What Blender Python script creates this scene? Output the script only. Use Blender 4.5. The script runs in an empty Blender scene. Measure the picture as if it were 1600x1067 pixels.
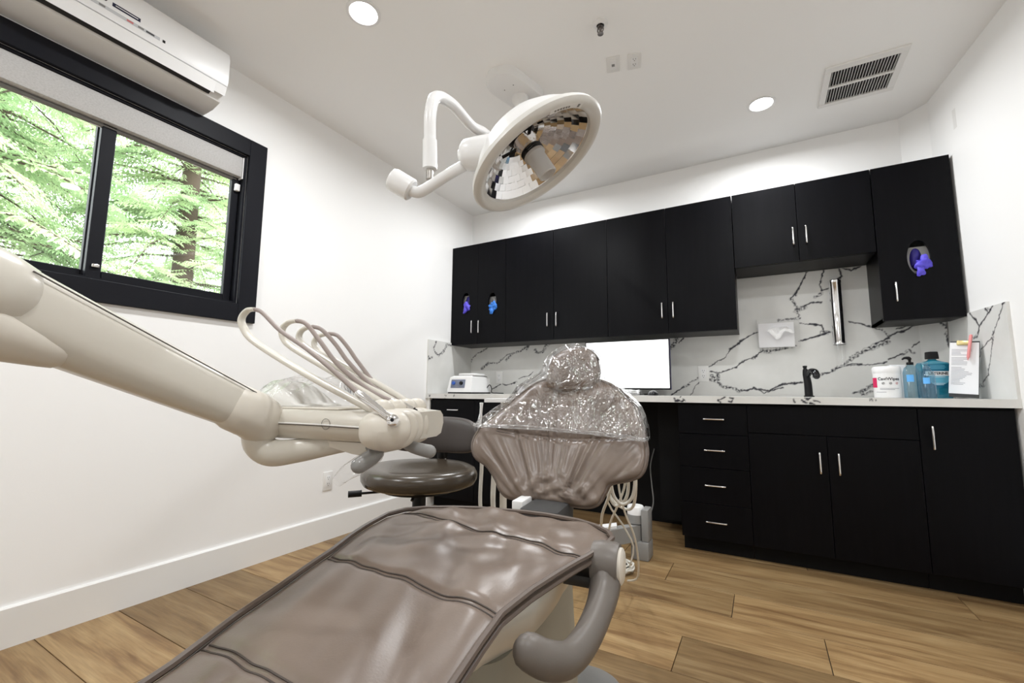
import bpy, bmesh, math, random
from mathutils import Vector, Matrix, noise
random.seed(7)
S = bpy.context.scene
col = S.collection
V = Vector
# ------------------------------------------------------------------ camera
cam = bpy.data.cameras.new('camera'); camo = bpy.data.objects.new('camera', cam); col.objects.link(camo)
cam.sensor_width = 36; cam.lens = 36 * 685.1 / 1600; cam.clip_start = 0.02
CR = Matrix(((0.87100272, 0.04970071, 0.48875772), (0.49122599, -0.10260996, -0.86496718), (0.00716193, 0.99347926, -0.11378783)))
camo.matrix_world = Matrix.Translation((2.431, 0.372, 0.9326)) @ CR.to_4x4()
S.camera = camo
# ------------------------------------------------------------------ world, exposure
w = bpy.data.worlds.new('overcast_sky'); S.world = w; w.use_nodes = True
w.node_tree.nodes['Background'].inputs[0].default_value = (0.93, 0.97, 1.0, 1)
w.node_tree.nodes['Background'].inputs[1].default_value = 6.3
S.view_settings.view_transform = 'Standard'; S.view_settings.look = 'None'
S.view_settings.exposure = 0.38; S.view_settings.gamma = 1; S.view_settings.use_curve_mapping = False
LAMP_W = 12.0
S.cycles.max_bounces = 18; S.cycles.diffuse_bounces = 12; S.cycles.glossy_bounces = 6; S.cycles.transparent_max_bounces = 24
# ------------------------------------------------------------------ room numbers
D = 3.864; H = 2.683; FY = -1.2
def rx(y): return 3.39 + 0.11 * (3.745 - y)          # splayed right wall
# ------------------------------------------------------------------ materials
def mat(name, c, r=0.5, metal=0, spec=0.5, bump=None, noise_col=None, coat=0, emit=None, alpha=None, trans=0, ior=1.45):
    m = bpy.data.materials.new(name); m.use_nodes = True; nt = m.node_tree; b = nt.nodes['Principled BSDF']
    b.inputs['Base Color'].default_value = (*c, 1); b.inputs['Roughness'].default_value = r
    b.inputs['Metallic'].default_value = metal; b.inputs['Specular IOR Level'].default_value = spec
    b.inputs['Coat Weight'].default_value = coat; b.inputs['Transmission Weight'].default_value = trans; b.inputs['IOR'].default_value = ior
    if emit: b.inputs['Emission Color'].default_value = (*emit[0], 1); b.inputs['Emission Strength'].default_value = emit[1]
    if alpha is not None: b.inputs['Alpha'].default_value = alpha
    tc = None
    def coord():
        nonlocal tc
        tc = tc or nt.nodes.new('ShaderNodeTexCoord'); return tc.outputs['Object']
    if noise_col:   # (colour2, scale(xyz), lo, hi)
        c2, sc, lo, hi = noise_col
        mp = nt.nodes.new('ShaderNodeMapping'); mp.inputs['Scale'].default_value = sc
        nz = nt.nodes.new('ShaderNodeTexNoise'); nz.inputs['Scale'].default_value = 1; nz.inputs['Detail'].default_value = 6
        rp = nt.nodes.new('ShaderNodeValToRGB'); rp.color_ramp.elements[0].position = lo; rp.color_ramp.elements[1].position = hi
        rp.color_ramp.elements[0].color = (*c, 1); rp.color_ramp.elements[1].color = (*c2, 1)
        nt.links.new(coord(), mp.inputs[0]); nt.links.new(mp.outputs[0], nz.inputs['Vector']); nt.links.new(nz.outputs['Fac'], rp.inputs[0])
        nt.links.new(rp.outputs[0], b.inputs['Base Color'])
    if bump:        # (scale, strength, distance)
        nz = nt.nodes.new('ShaderNodeTexNoise'); nz.inputs['Scale'].default_value = bump[0]; nz.inputs['Detail'].default_value = 4
        bp = nt.nodes.new('ShaderNodeBump'); bp.inputs['Strength'].default_value = bump[1]; bp.inputs['Distance'].default_value = bump[2]
        nt.links.new(coord(), nz.inputs['Vector']); nt.links.new(nz.outputs['Fac'], bp.inputs['Height']); nt.links.new(bp.outputs[0], b.inputs['Normal'])
    return m
M = {}
M['wall'] = mat('white_wall_paint', (0.895, 0.895, 0.89), 0.55, bump=(180, 0.08, 0.002))
M['ceil'] = mat('ceiling_paint', (0.905, 0.905, 0.90), 0.7, bump=(150, 0.08, 0.002))
M['trim'] = mat('white_trim_paint', (0.82, 0.82, 0.81), 0.35)
M['blackwood'] = mat('black_laminate', (0.0016, 0.0017, 0.0026), 0.36, spec=0.13, noise_col=((0.0026, 0.0026, 0.0038), (60, 60, 3), 0.4, 0.65), bump=(60, 0.05, 0.001))
M['blackgap'] = mat('black_carcass', (0.003, 0.003, 0.0035), 0.6, spec=0.2)
M['blackframe'] = mat('black_window_trim', (0.006, 0.0065, 0.010), 0.5, spec=0.2)
M['chrome'] = mat('polished_chrome', (0.82, 0.82, 0.83), 0.12, metal=1)
M['dullsteel'] = mat('dull_steel', (0.22, 0.2, 0.19), 0.35, metal=1)
M['steel'] = mat('brushed_steel', (0.62, 0.60, 0.57), 0.22, metal=1)
M['cream'] = mat('cream_enamel', (0.63, 0.60, 0.535), 0.28, coat=0.15)
M['cream2'] = mat('cream_plastic', (0.66, 0.62, 0.55), 0.38)
M['creamseam'] = mat('seam_shadow_gap', (0.12, 0.11, 0.10), 0.7)
M['whitepl'] = mat('white_plastic', (0.80, 0.80, 0.80), 0.35)
M['lampwhite'] = mat('white_lamp_enamel', (0.80, 0.80, 0.80), 0.3, coat=0.2)
M['lamprim'] = mat('lamp_rim_grey', (0.66, 0.65, 0.62), 0.35)
M['offwhite'] = mat('offwhite_plate', (0.78, 0.775, 0.76), 0.4)
M['greypl'] = mat('grey_plastic', (0.25, 0.247, 0.24), 0.45)
M['midgrey'] = mat('mid_grey_plastic', (0.20, 0.195, 0.185), 0.5)
M['armgrey'] = mat('warm_grey_urethane', (0.135, 0.118, 0.104), 0.42, bump=(350, 0.12, 0.0006))
M['olive'] = mat('olive_grey_cover', (0.30, 0.285, 0.235), 0.5)
M['darkgrey'] = mat('dark_grey', (0.05, 0.05, 0.05), 0.5)
M['black'] = mat('black_plastic', (0.006, 0.006, 0.007), 0.35, spec=0.3)
M['blackgloss'] = mat('black_gloss', (0.006, 0.006, 0.007), 0.15)
M['hose'] = mat('taupe_hose', (0.30, 0.25, 0.23), 0.45)
M['whitehose'] = mat('white_hose', (0.70, 0.68, 0.62), 0.4)
M['leather'] = mat('taupe_leather', (0.170, 0.129, 0.103), 0.32, spec=0.6, noise_col=((0.142, 0.107, 0.086), (9, 9, 9), 0.35, 0.7), bump=(260, 0.18, 0.0008))
M['piping'] = mat('leather_piping', (0.11, 0.082, 0.066), 0.42)
M['stitch'] = mat('stitched_seam', (0.06, 0.046, 0.038), 0.6)
M['vinyl'] = mat('dark_taupe_vinyl', (0.052, 0.040, 0.028), 0.25, spec=0.55, bump=(300, 0.06, 0.0005))
M['vinylback'] = mat('dark_grey_vinyl', (0.062, 0.052, 0.048), 0.42)
M['paper'] = mat('white_paper', (0.80, 0.80, 0.82), 0.8)
M['ink'] = mat('grey_ink', (0.16, 0.16, 0.2), 0.8)
M['blackink'] = mat('black_ink', (0.01, 0.01, 0.012), 0.7)
M['pink'] = mat('pink_plastic', (0.80, 0.30, 0.30), 0.35)
M['gold'] = mat('brass_clip', (0.55, 0.45, 0.22), 0.3, metal=1)
M['magenta'] = mat('crimson_print', (0.62, 0.015, 0.10), 0.6)
M['lblue'] = mat('light_blue_print', (0.12, 0.42, 0.85), 0.5)
M['teal'] = mat('teal_print', (0.006, 0.14, 0.24), 0.35)
M['tealsky'] = mat('pale_teal_print', (0.12, 0.42, 0.58), 0.45)
M['glove'] = mat('violet_nitrile', (0.10, 0.075, 0.62), 0.5, bump=(60, 0.4, 0.004))
M['gloveblue'] = mat('blue_nitrile', (0.03, 0.18, 0.62), 0.5, bump=(60, 0.4, 0.004))
M['glovedark'] = mat('deep_violet_nitrile', (0.035, 0.025, 0.24), 0.5, bump=(60, 0.4, 0.004))
M['carton'] = mat('shaded_glove_carton', (0.34, 0.335, 0.325), 0.6)  # white carton set darker: shade inside the cabinet is put into its colour
M['panelblue'] = mat('blue_grey_panel', (0.16, 0.18, 0.24), 0.45)
M['knobblue'] = mat('blue_knob', (0.03, 0.10, 0.42), 0.35)
M['navy'] = mat('navy_badge', (0.008, 0.01, 0.04), 0.4)
M['strip'] = mat('grey_label_strip', (0.52, 0.53, 0.55), 0.45)
M['red'] = mat('faded_red_print', (0.55, 0.16, 0.16), 0.5)
M['screen'] = mat('lit_screen', (0.9, 0.9, 0.9), 0.3, emit=((0.97, 0.985, 1.0), 1.25))
M['purplebezel'] = mat('monitor_side', (0.012, 0.008, 0.06), 0.3)
M['lens'] = mat('lit_downlight_lens', (0.9, 0.9, 0.9), 0.4, emit=((1.0, 0.985, 0.96), 18))
M['bark'] = mat('bark', (0.075, 0.05, 0.035), 0.9)
M['ground'] = mat('ground_soil', (0.15, 0.12, 0.08), 0.9)
M['cloth'] = mat('white_wrapped_cloth', (0.70, 0.69, 0.66), 0.75, bump=(40, 0.3, 0.004))
M['tissue'] = mat('white_tissue', (0.88, 0.88, 0.88), 0.9)
M['slot'] = mat('dark_slot', (0.02, 0.02, 0.02), 0.8)
M['facet'] = mat('mirror_facet', (0.86, 0.85, 0.85), 0.09, metal=1)
M['frost'] = mat('frosted_shield', (0.88, 0.88, 0.88), 0.3, trans=0.5)
M['fabric'] = mat('pale_grey_shade_fabric', (0.50, 0.49, 0.48), 0.85, noise_col=((0.42, 0.41, 0.40), (20, 140, 260), 0.4, 0.7))
def leafmat(name, c, c2):
    m = bpy.data.materials.new(name); m.use_nodes = True; nt = m.node_tree; nt.nodes.clear()
    out = nt.nodes.new('ShaderNodeOutputMaterial'); mx = nt.nodes.new('ShaderNodeMixShader'); d = nt.nodes.new('ShaderNodeBsdfDiffuse'); t = nt.nodes.new('ShaderNodeBsdfTranslucent')
    tc = nt.nodes.new('ShaderNodeTexCoord'); nz = nt.nodes.new('ShaderNodeTexNoise'); nz.inputs['Scale'].default_value = 1.7; rp = nt.nodes.new('ShaderNodeValToRGB')
    rp.color_ramp.elements[0].color = (*c, 1); rp.color_ramp.elements[1].color = (*c2, 1); rp.color_ramp.elements[0].position = .38; rp.color_ramp.elements[1].position = .62
    nt.links.new(tc.outputs['Object'], nz.inputs['Vector']); nt.links.new(nz.outputs['Fac'], rp.inputs[0])
    for s in (d, t): nt.links.new(rp.outputs[0], s.inputs['Color'])
    mx.inputs[0].default_value = 0.5; nt.links.new(d.outputs[0], mx.inputs[1]); nt.links.new(t.outputs[0], mx.inputs[2]); nt.links.new(mx.outputs[0], out.inputs[0]); return m
M['leaf'] = leafmat('conifer_leaf', (0.34, 0.48, 0.26), (0.66, 0.76, 0.50))
def filmmat(name, tint, base, gl_rough, bscale, bstr, dist):
    m = bpy.data.materials.new(name); m.use_nodes = True; nt = m.node_tree; nt.nodes.clear()
    out = nt.nodes.new('ShaderNodeOutputMaterial'); mx = nt.nodes.new('ShaderNodeMixShader'); t = nt.nodes.new('ShaderNodeBsdfTransparent'); g = nt.nodes.new('ShaderNodeBsdfGlossy')
    t.inputs[0].default_value = (*tint, 1); g.inputs['Roughness'].default_value = gl_rough; g.inputs[0].default_value = (1, 1, 1, 1)
    lw = nt.nodes.new('ShaderNodeLayerWeight'); pw = nt.nodes.new('ShaderNodeMath'); pw.operation = 'POWER'; pw.inputs[1].default_value = 4.0
    ad = nt.nodes.new('ShaderNodeMath'); ad.operation = 'MULTIPLY_ADD'; ad.use_clamp = True; ad.inputs[1].default_value = .8; ad.inputs[2].default_value = base + .04
    nt.links.new(lw.outputs['Facing'], pw.inputs[0]); nt.links.new(pw.outputs[0], ad.inputs[0]); nt.links.new(ad.outputs[0], mx.inputs[0])
    if bstr:
        tc = nt.nodes.new('ShaderNodeTexCoord'); nz = nt.nodes.new('ShaderNodeTexNoise'); nz.inputs['Scale'].default_value = bscale; nz.inputs['Detail'].default_value = 3; nz.inputs['Distortion'].default_value = 1.5
        bp = nt.nodes.new('ShaderNodeBump'); bp.inputs['Strength'].default_value = bstr; bp.inputs['Distance'].default_value = dist
        nt.links.new(tc.outputs['Object'], nz.inputs['Vector']); nt.links.new(nz.outputs['Fac'], bp.inputs['Height']); nt.links.new(bp.outputs[0], g.inputs['Normal']); nt.links.new(bp.outputs[0], lw.inputs['Normal'])
    nt.links.new(t.outputs[0], mx.inputs[1]); nt.links.new(g.outputs[0], mx.inputs[2]); nt.links.new(mx.outputs[0], out.inputs[0]); return m
M['pane'] = filmmat('window_glass', (0.97, 0.98, 0.97), 0.0, 0.0, 1, 0, 0)
M['film'] = filmmat('wrinkled_clear_film', (0.965, 0.965, 0.975), 0.11, 0.10, 12, 0.9, 0.03)
M['film2'] = filmmat('thin_clear_bag', (0.985, 0.985, 0.985), -0.01, 0.15, 25, 0.6, 0.01)
M['acrylic'] = filmmat('clear_acrylic', (0.985, 0.985, 0.985), 0.0, 0.05, 1, 0, 0)
M['bluegel'] = filmmat('blue_tinted_clear', (0.62, 0.78, 0.85), 0.03, 0.08, 1, 0, 0)
M['blueliq'] = filmmat('teal_mouthwash', (0.03, 0.34, 0.46), 0.02, 0.05, 1, 0, 0)
def marblemat():
    m = mat('veined_white_quartz', (0.70, 0.70, 0.68), 0.28, spec=0.45); nt = m.node_tree; b = nt.nodes['Principled BSDF']
    at = nt.nodes.new('ShaderNodeAttribute'); at.attribute_name = 'vein'
    tc = nt.nodes.new('ShaderNodeTexCoord'); nz = nt.nodes.new('ShaderNodeTexNoise'); nz.inputs['Scale'].default_value = 5; nz.inputs['Detail'].default_value = 6
    r0 = nt.nodes.new('ShaderNodeValToRGB'); r0.color_ramp.elements[0].color = (0.66, 0.66, 0.64, 1); r0.color_ramp.elements[1].color = (0.73, 0.73, 0.71, 1)
    r0.color_ramp.elements[0].position = .35; r0.color_ramp.elements[1].position = .65
    nt.links.new(tc.outputs['Object'], nz.inputs['Vector']); nt.links.new(nz.outputs['Fac'], r0.inputs[0])
    mx = nt.nodes.new('ShaderNodeMix'); mx.data_type = 'RGBA'; nt.links.new(at.outputs['Fac'], mx.inputs['Factor'])
    nt.links.new(r0.outputs[0], mx.inputs[6]); mx.inputs[7].default_value = (0.012, 0.012, 0.022, 1); nt.links.new(mx.outputs[2], b.inputs['Base Color']); return m
M['marble'] = marblemat()
def woodmat(k):
    m = bpy.data.materials.new('oak_plank'); m.use_nodes = True; nt = m.node_tree; b = nt.nodes['Principled BSDF']
    tc = nt.nodes.new('ShaderNodeTexCoord'); mp = nt.nodes.new('ShaderNodeMapping'); mp.inputs['Location'].default_value = (k * 3.7, k * 1.9, 0); mp.inputs['Scale'].default_value = (1.0, 9, 1)
    n1 = nt.nodes.new('ShaderNodeTexNoise'); n1.inputs['Scale'].default_value = 2.2; n1.inputs['Detail'].default_value = 8; n1.inputs['Distortion'].default_value = 0.9
    rp = nt.nodes.new('ShaderNodeValToRGB'); e = rp.color_ramp.elements; sh = 1 + 0.22 * math.sin(k * 2.4)
    e[0].position = .28; e[0].color = (0.150 * sh, 0.082 * sh, 0.034 * sh, 1); e[1].position = .72; e[1].color = (0.345 * sh, 0.238 * sh, 0.118 * sh, 1)
    x = e.new(.5); x.color = (0.262 * sh, 0.166 * sh, 0.075 * sh, 1)
    mp2 = nt.nodes.new('ShaderNodeMapping'); mp2.inputs['Location'].default_value = (k * 1.1, k * 5.3, 0); mp2.inputs['Scale'].default_value = (8, 190, 1)
    n2 = nt.nodes.new('ShaderNodeTexNoise'); n2.inputs['Scale'].default_value = 1; n2.inputs['Detail'].default_value = 3
    mr = nt.nodes.new('ShaderNodeMapRange'); mr.inputs['From Min'].default_value = .3; mr.inputs['From Max'].default_value = .7; mr.inputs['To Min'].default_value = .82; mr.inputs['To Max'].default_value = 1.08
    mx = nt.nodes.new('ShaderNodeMix'); mx.data_type = 'RGBA'; mx.blend_type = 'MULTIPLY'; mx.inputs['Factor'].default_value = 1
    for a, c in ((mp, n1), (mp2, n2)): nt.links.new(tc.outputs['Object'], a.inputs[0]); nt.links.new(a.outputs[0], c.inputs['Vector'])
    nt.links.new(n1.outputs['Fac'], rp.inputs[0]); nt.links.new(n2.outputs['Fac'], mr.inputs[0]); nt.links.new(rp.outputs[0], mx.inputs[6]); nt.links.new(mr.outputs[0], mx.inputs[7]); nt.links.new(mx.outputs[2], b.inputs['Base Color'])
    b.inputs['Roughness'].default_value = 0.42; b.inputs['Specular IOR Level'].default_value = 0.35
    bp = nt.nodes.new('ShaderNodeBump'); bp.inputs['Strength'].default_value = .12; bp.inputs['Distance'].default_value = .001; nt.links.new(n2.outputs['Fac'], bp.inputs['Height']); nt.links.new(bp.outputs[0], b.inputs['Normal'])
    return m
WOOD = [woodmat(k) for k in range(9)]
# ------------------------------------------------------------------ mesh helpers
def cr(pts, k=8, closed=False):
    P = [V(p) for p in pts]; n = len(P); o = []
    for i in range(n if closed else n - 1):
        if closed: a, b, c, d = P[i - 1], P[i], P[(i + 1) % n], P[(i + 2) % n]
        else: a, b, c, d = P[max(i - 1, 0)], P[i], P[i + 1], P[min(i + 2, n - 1)]
        for j in range(k):
            t = j / k
            o.append(0.5 * ((2 * b) + (c - a) * t + (2 * a - 5 * b + 4 * c - d) * t * t + (3 * b - a - 3 * c + d) * t ** 3))
    if not closed: o.append(P[-1])
    return o
def lerpl(vals, n):
    o = []
    for i in range(n):
        t = i / (n - 1) * (len(vals) - 1); j = min(int(t), len(vals) - 2); o.append(vals[j] + (vals[j + 1] - vals[j]) * (t - j))
    return o
class MB:
    def __init__(s, X=None): s.v = []; s.f = []; s.X = X or Matrix.Identity(4)
    def add(s, vs, fs):
        o = len(s.v); s.v += [tuple(s.X @ V(p)) for p in vs]; s.f += [tuple(i + o for i in q) for q in fs]; return s
    def box(s, lo, hi, b=0, seg=2):
        bm = bmesh.new(); r = bmesh.ops.create_cube(bm, size=1)
        for q in bm.verts: q.co = V([(lo[i] + hi[i]) / 2 + q.co[i] * (hi[i] - lo[i]) for i in range(3)])
        if b: bmesh.ops.bevel(bm, geom=bm.edges[:], offset=b, segments=seg, profile=.5, affect='EDGES')
        bm.verts.index_update(); s.add([q.co.copy() for q in bm.verts], [[q.index for q in f.verts] for f in bm.faces]); bm.free(); return s
    def rings(s, R, cap=True, loop=True):
        n = len(R[0]); vs = [p for r in R for p in r]; fs = []
        for i in range(len(R) - 1):
            for j in range(n if loop else n - 1): fs.append((i * n + j, i * n + (j + 1) % n, (i + 1) * n + (j + 1) % n, (i + 1) * n + j))
        if cap: fs.append(tuple(range(n))[::-1]); fs.append(tuple((len(R) - 1) * n + j for j in range(n)))
        return s.add(vs, fs)
    def tube(s, path, r, n=10, flat=1.0, up=None, cap=True, round_end=False, se=1.0):
        P = [V(p) for p in path]; m = len(P)
        rr = r if isinstance(r, (list, tuple)) else [r] * m
        if len(rr) != m: rr = lerpl(rr, m)
        rr = list(rr)
        if round_end:
            def dome(p, d, r0): return [(p + d * r0 * math.sin(a), r0 * max(math.cos(a), .02)) for a in (.5, .95, 1.3, 1.55)]
            d1 = (P[-1] - P[-2]).normalized(); d0 = (P[0] - P[1]).normalized()
            e1 = dome(P[-1], d1, rr[-1]); e0 = dome(P[0], d0, rr[0])[::-1]
            P = [a for a, _ in e0] + P + [a for a, _ in e1]; rr = [b for _, b in e0] + rr + [b for _, b in e1]; m = len(P)
        T = [(P[min(i + 1, m - 1)] - P[max(i - 1, 0)]).normalized() for i in range(m)]
        u = V(up) if up else (V((0, 0, 1)) if abs(T[0].z) < .9 else V((1, 0, 0)))
        R = []
        for i in range(m):
            if up: u = V(up)
            u = (u - T[i] * u.dot(T[i]));
            if u.length < 1e-5: u = T[i].orthogonal()
            u.normalize(); w_ = T[i].cross(u); ring = []
            for j in range(n):
                a = 2 * math.pi * j / n; c, q = math.cos(a), math.sin(a)
                if se != 1: c = math.copysign(abs(c) ** se, c); q = math.copysign(abs(q) ** se, q)
                ring.append(P[i] + u * (rr[i] * c) + w_ * (rr[i] * flat * q))
            R.append(ring)
        return s.rings(R, cap)
    def lathe(s, prof, n=24, o=(0, 0, 0), ax=(0, 0, 1), cap=True):
        o = V(o); a = V(ax).normalized(); u = a.orthogonal().normalized(); w_ = a.cross(u)
        return s.rings([[o + a * z + (u * math.cos(2 * math.pi * j / n) + w_ * math.sin(2 * math.pi * j / n)) * max(r, 1e-4) for j in range(n)] for r, z in prof], cap)
    def prism(s, poly, axis, lo, hi):   # poly in the two other axes (cyclic order)
        def p3(a, b, c): return {'x': (c, a, b), 'y': (a, c, b), 'z': (a, b, c)}[axis]
        return s.rings([[p3(a, b, lo) for a, b in poly], [p3(a, b, hi) for a, b in poly]])
    def ball(s, c, r, n=20, m=12, X=None):
        R = []
        for i in range(m + 1):
            t = math.pi * i / m; R.append([V((r[0] * math.sin(t) * math.cos(2 * math.pi * j / n), r[1] * math.sin(t) * math.sin(2 * math.pi * j / n), r[2] * math.cos(t))) for j in range(n)])
        c = V(c); R = [[c + (X @ p if X else p) for p in q] for q in R]
        return s.rings(R, False)
    def obj(s, name, m, parent=None, smooth=40, label=None):
        me = bpy.data.meshes.new(name); me.from_pydata(s.v, [], s.f); me.materials.append(M[m] if isinstance(m, str) else m)
        bm = bmesh.new(); bm.from_mesh(me); bmesh.ops.remove_doubles(bm, verts=bm.verts, dist=1e-5); bmesh.ops.recalc_face_normals(bm, faces=bm.faces); bm.to_mesh(me); bm.free()
        if smooth: me.shade_smooth(); me.set_sharp_from_angle(angle=math.radians(smooth))
        o = bpy.data.objects.new(name, me); col.objects.link(o); par(o, parent)
        if label: o['label'] = label
        return o
def par(o, parent):
    if parent:
        o.parent = parent; q = Matrix.Identity(4)
        if parent.parent is None: q = parent.matrix_basis.inverted()
        o.matrix_parent_inverse = q
def thing(name, label, cat, loc=(0, 0, 0), group=None):
    o = bpy.data.objects.new(name, None); o.empty_display_size = .05; col.objects.link(o); o.location = loc; o['label'] = label; o['category'] = cat
    if group: o['group'] = group
    return o
def tag(o, label, cat, group=None):
    o['label'] = label; o['category'] = cat
    if group: o['group'] = group
    return o
def struct(o, label=None):
    o['kind'] = 'structure'
    if label: o['label'] = label
    return o
def sempty(name, loc=(0, 0, 0), label=None):
    o = bpy.data.objects.new(name, None); col.objects.link(o); o.location = loc; return struct(o, label)
def inst(o, name, loc, parent=None, rot=None):
    c = bpy.data.objects.new(name, o.data); col.objects.link(c); c.location = loc
    if rot: c.rotation_euler = rot
    par(c, parent); return c
def text(name, body, size, X, m, parent, ext=0.0002, align='CENTER', bold=0, sx=1.0):
    cu = bpy.data.curves.new('t', 'FONT'); cu.body = body; cu.size = size; cu.align_x = align; cu.align_y = 'CENTER'; cu.extrude = ext; cu.offset = bold; cu.resolution_u = 3
    t = bpy.data.objects.new('t', cu); col.objects.link(t); dg = bpy.context.evaluated_depsgraph_get(); me = bpy.data.meshes.new_from_object(t.evaluated_get(dg)); bpy.data.objects.remove(t)
    for q in me.vertices: q.co.x *= sx
    me.transform(X); me.materials.clear(); me.materials.append(M[m]); me.name = name
    o = bpy.data.objects.new(name, me); col.objects.link(o); par(o, parent); return o
def facing(o, right, up): # matrix placing text (x right, y up) at o
    r = V(right).normalized(); u = V(up).normalized(); n = r.cross(u); X = Matrix((r, u, n)).transposed().to_4x4(); X.translation = V(o); return X
def circ(cx, cy, rx_, ry_, n=32): return [(cx + rx_ * math.cos(2 * math.pi * i / n), cy + ry_ * math.sin(2 * math.pi * i / n)) for i in range(n)]
# ================================================================== SETTING
WX = rx(FY)
fl = sempty('floor', (1.7, 1.3, 0), 'honey oak plank floor')
sub = MB().box((-.12, FY - .1, -.08), (WX + .1, D + .12, -.012)).obj('subfloor', 'darkgrey', fl)
PW = 0.2505; y0 = 2.5295
rows = [(k, y0 + k * PW) for k in range(-15, 6)]
joints = {0: [0.78, 2.277], 1: [0.46, 1.965], -1: [1.10, 2.595], 2: [1.68, 3.18], -2: [0.62, 2.12], -3: [1.42, 2.9], -4: [.72, 2.0], -5: [1.2, 2.5]}
for k, ya in rows:
    yb = min(ya + PW, D); ya = max(ya, FY)
    if yb - ya < .02: continue
    js = joints.get(k, [(0.35 + 0.53 * (k * 7 % 5)) % 1.5 + .2, (0.35 + 0.53 * (k * 7 % 5)) % 1.5 + 1.72]); xs = [0.0] + js + [rx((ya + yb) / 2)]
    for i in range(len(xs) - 1):
        g = .0014
        lo = (xs[i] + g, ya + g, -.012); hi = (xs[i + 1] - g, yb - g, 0)
        MB().box(lo, hi, .0006, 1).obj('plank', WOOD[(k * 4 + i * 5) % 9], fl, smooth=0)
struct(MB().box((-.12, FY - .1, H), (WX + .12, D + .12, H + .1)).obj('ceiling', 'ceil'), 'white painted ceiling')
# left wall with window opening
OY0, OY1, OZ0, OZ1 = .46, 1.66, 1.39, 2.225
wl = MB()
for lo, hi in (((-.12, FY - .1, 0), (0, OY0, H)), ((-.12, OY1, 0), (0, D + .12, H)), ((-.12, OY0, 0), (0, OY1, OZ0)), ((-.12, OY0, OZ1), (0, OY1, H))): wl.box(lo, hi)
struct(wl.obj('wall_left', 'wall', smooth=0), 'white wall with the window')
struct(MB().box((0, D, 0), (3.52, D + .12, H)).obj('wall_back', 'wall', smooth=0), 'white wall behind the cabinets')
struct(MB().prism([(3.28, D), (3.39, 3.745), (3.52, 3.745), (3.52, D)], 'z', 0, H).obj('wall_corner', 'wall', smooth=0), 'white corner wall set at an angle')
struct(MB().prism([(3.39, 3.745), (WX, FY), (WX + .12, FY), (3.52, 3.745)], 'z', 0, H).obj('wall_right', 'wall', smooth=0), 'white wall at the end of the counter')
struct(MB().box((0, FY - .1, 0), (WX, FY, H)).obj('wall_front', 'wall', smooth=0), 'white wall behind the viewer')
struct(MB().prism([(0, 0), (.016, 0), (.016, .138), (.011, .144), (0, .144)], 'y', FY, 3.224).obj('baseboard_left', 'trim', smooth=0), 'tall flat white baseboard')
struct(MB().prism([(rx(3.2) - .016, 3.2), (rx(FY) - .016, FY), (rx(FY), FY), (rx(3.2), 3.2)], 'z', 0, .144).obj('baseboard_right', 'trim', smooth=0))
# ------------------------------------------------------------------ window
wn = sempty('window_1', (0, 1.06, OZ0), 'black framed sliding window in the white wall')
T = .095
for lo, hi in (((0, OY1, OZ0 - T), (.022, OY1 + T, OZ1 + T)), ((0, OY0 - T, OZ0 - T), (.022, OY0, OZ1 + T)), ((0, OY0, OZ1), (.022, OY1, OZ1 + T)), ((0, OY0, OZ0 - T), (.022, OY1, OZ0))):
    MB().box(lo, hi, .002, 1).obj('casing_board', 'blackframe', wn, smooth=0)
for lo, hi in (((-.118, OY1 - .012, OZ0), (0, OY1 - .0005, OZ1)), ((-.118, OY0 + .0005, OZ0), (0, OY0 + .012, OZ1)), ((-.118, OY0 + .012, OZ1 - .012), (0, OY1 - .012, OZ1 - .0005)), ((-.118, OY0 + .012, OZ0 + .0005), (0, OY1 - .012, OZ0 + .012))):
    MB().box(lo, hi).obj('jamb_board', 'blackframe', wn, smooth=0)
def sash(a, b, x, name, ta, tb):
    f = MB(); z0, z1 = OZ0 + .014, OZ1 - .014; t = .036
    for lo, hi in (((x, a, z0), (x + .03, a + ta, z1)), ((x, b - tb, z0), (x + .03, b, z1)), ((x, a + ta, z0), (x + .03, b - tb, z0 + t)), ((x, a + ta, z1 - t), (x + .03, b - tb, z1))): f.box(lo, hi, .003, 1)
    o = f.obj(name, 'blackframe', wn, smooth=0)
    MB().box((x + .012, a + ta - .004, z0 + t - .004), (x + .016, b - tb + .004, z1 - t + .004)).obj('pane', 'pane', o, smooth=0)
    return o
sash(OY0 + .014, 1.118, -.105, 'sash', .036, .062); sr = sash(1.060, OY1 - .014, -.070, 'sash', .052, .036)
MB().box((-.040, 1.076, OZ0 + .06), (-.028, 1.102, OZ0 + .075), .003).obj('latch', 'steel', sr)
MB().box((-.04, OY1 - .040, 2.02), (-.02, OY1 - .016, 2.06), .004).obj('sensor', 'whitepl', wn, label='small white sensor at the jamb')
# roller shade
bl = thing('roller_shade', 'pale grey fabric roller shade rolled up under the top of the window', 'window shade', (-.03, 1.06, OZ1))
MB().box((-.058, OY0 + .02, 2.098), (-.008, OY1 - .02, OZ1 - .013), .004).obj('fabric_valance', 'fabric', bl)
MB().tube([(-.05, OY0 + .03, 2.09), (-.05, OY1 - .03, 2.09)], .011, 12).obj('hem_bar', 'midgrey', bl)
for y in (OY0 + .0135, OY1 - .0195): MB().box((-.06, y, 2.09), (-.005, y + .005, OZ1 - .013)).obj('bracket', 'whitepl', bl)
for y in (.62, .82, 1.02, 1.22, 1.42): MB().box((-.052, y, 2.076), (-.046, y + .035, 2.081)).obj('clip', 'steel', bl)
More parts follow.
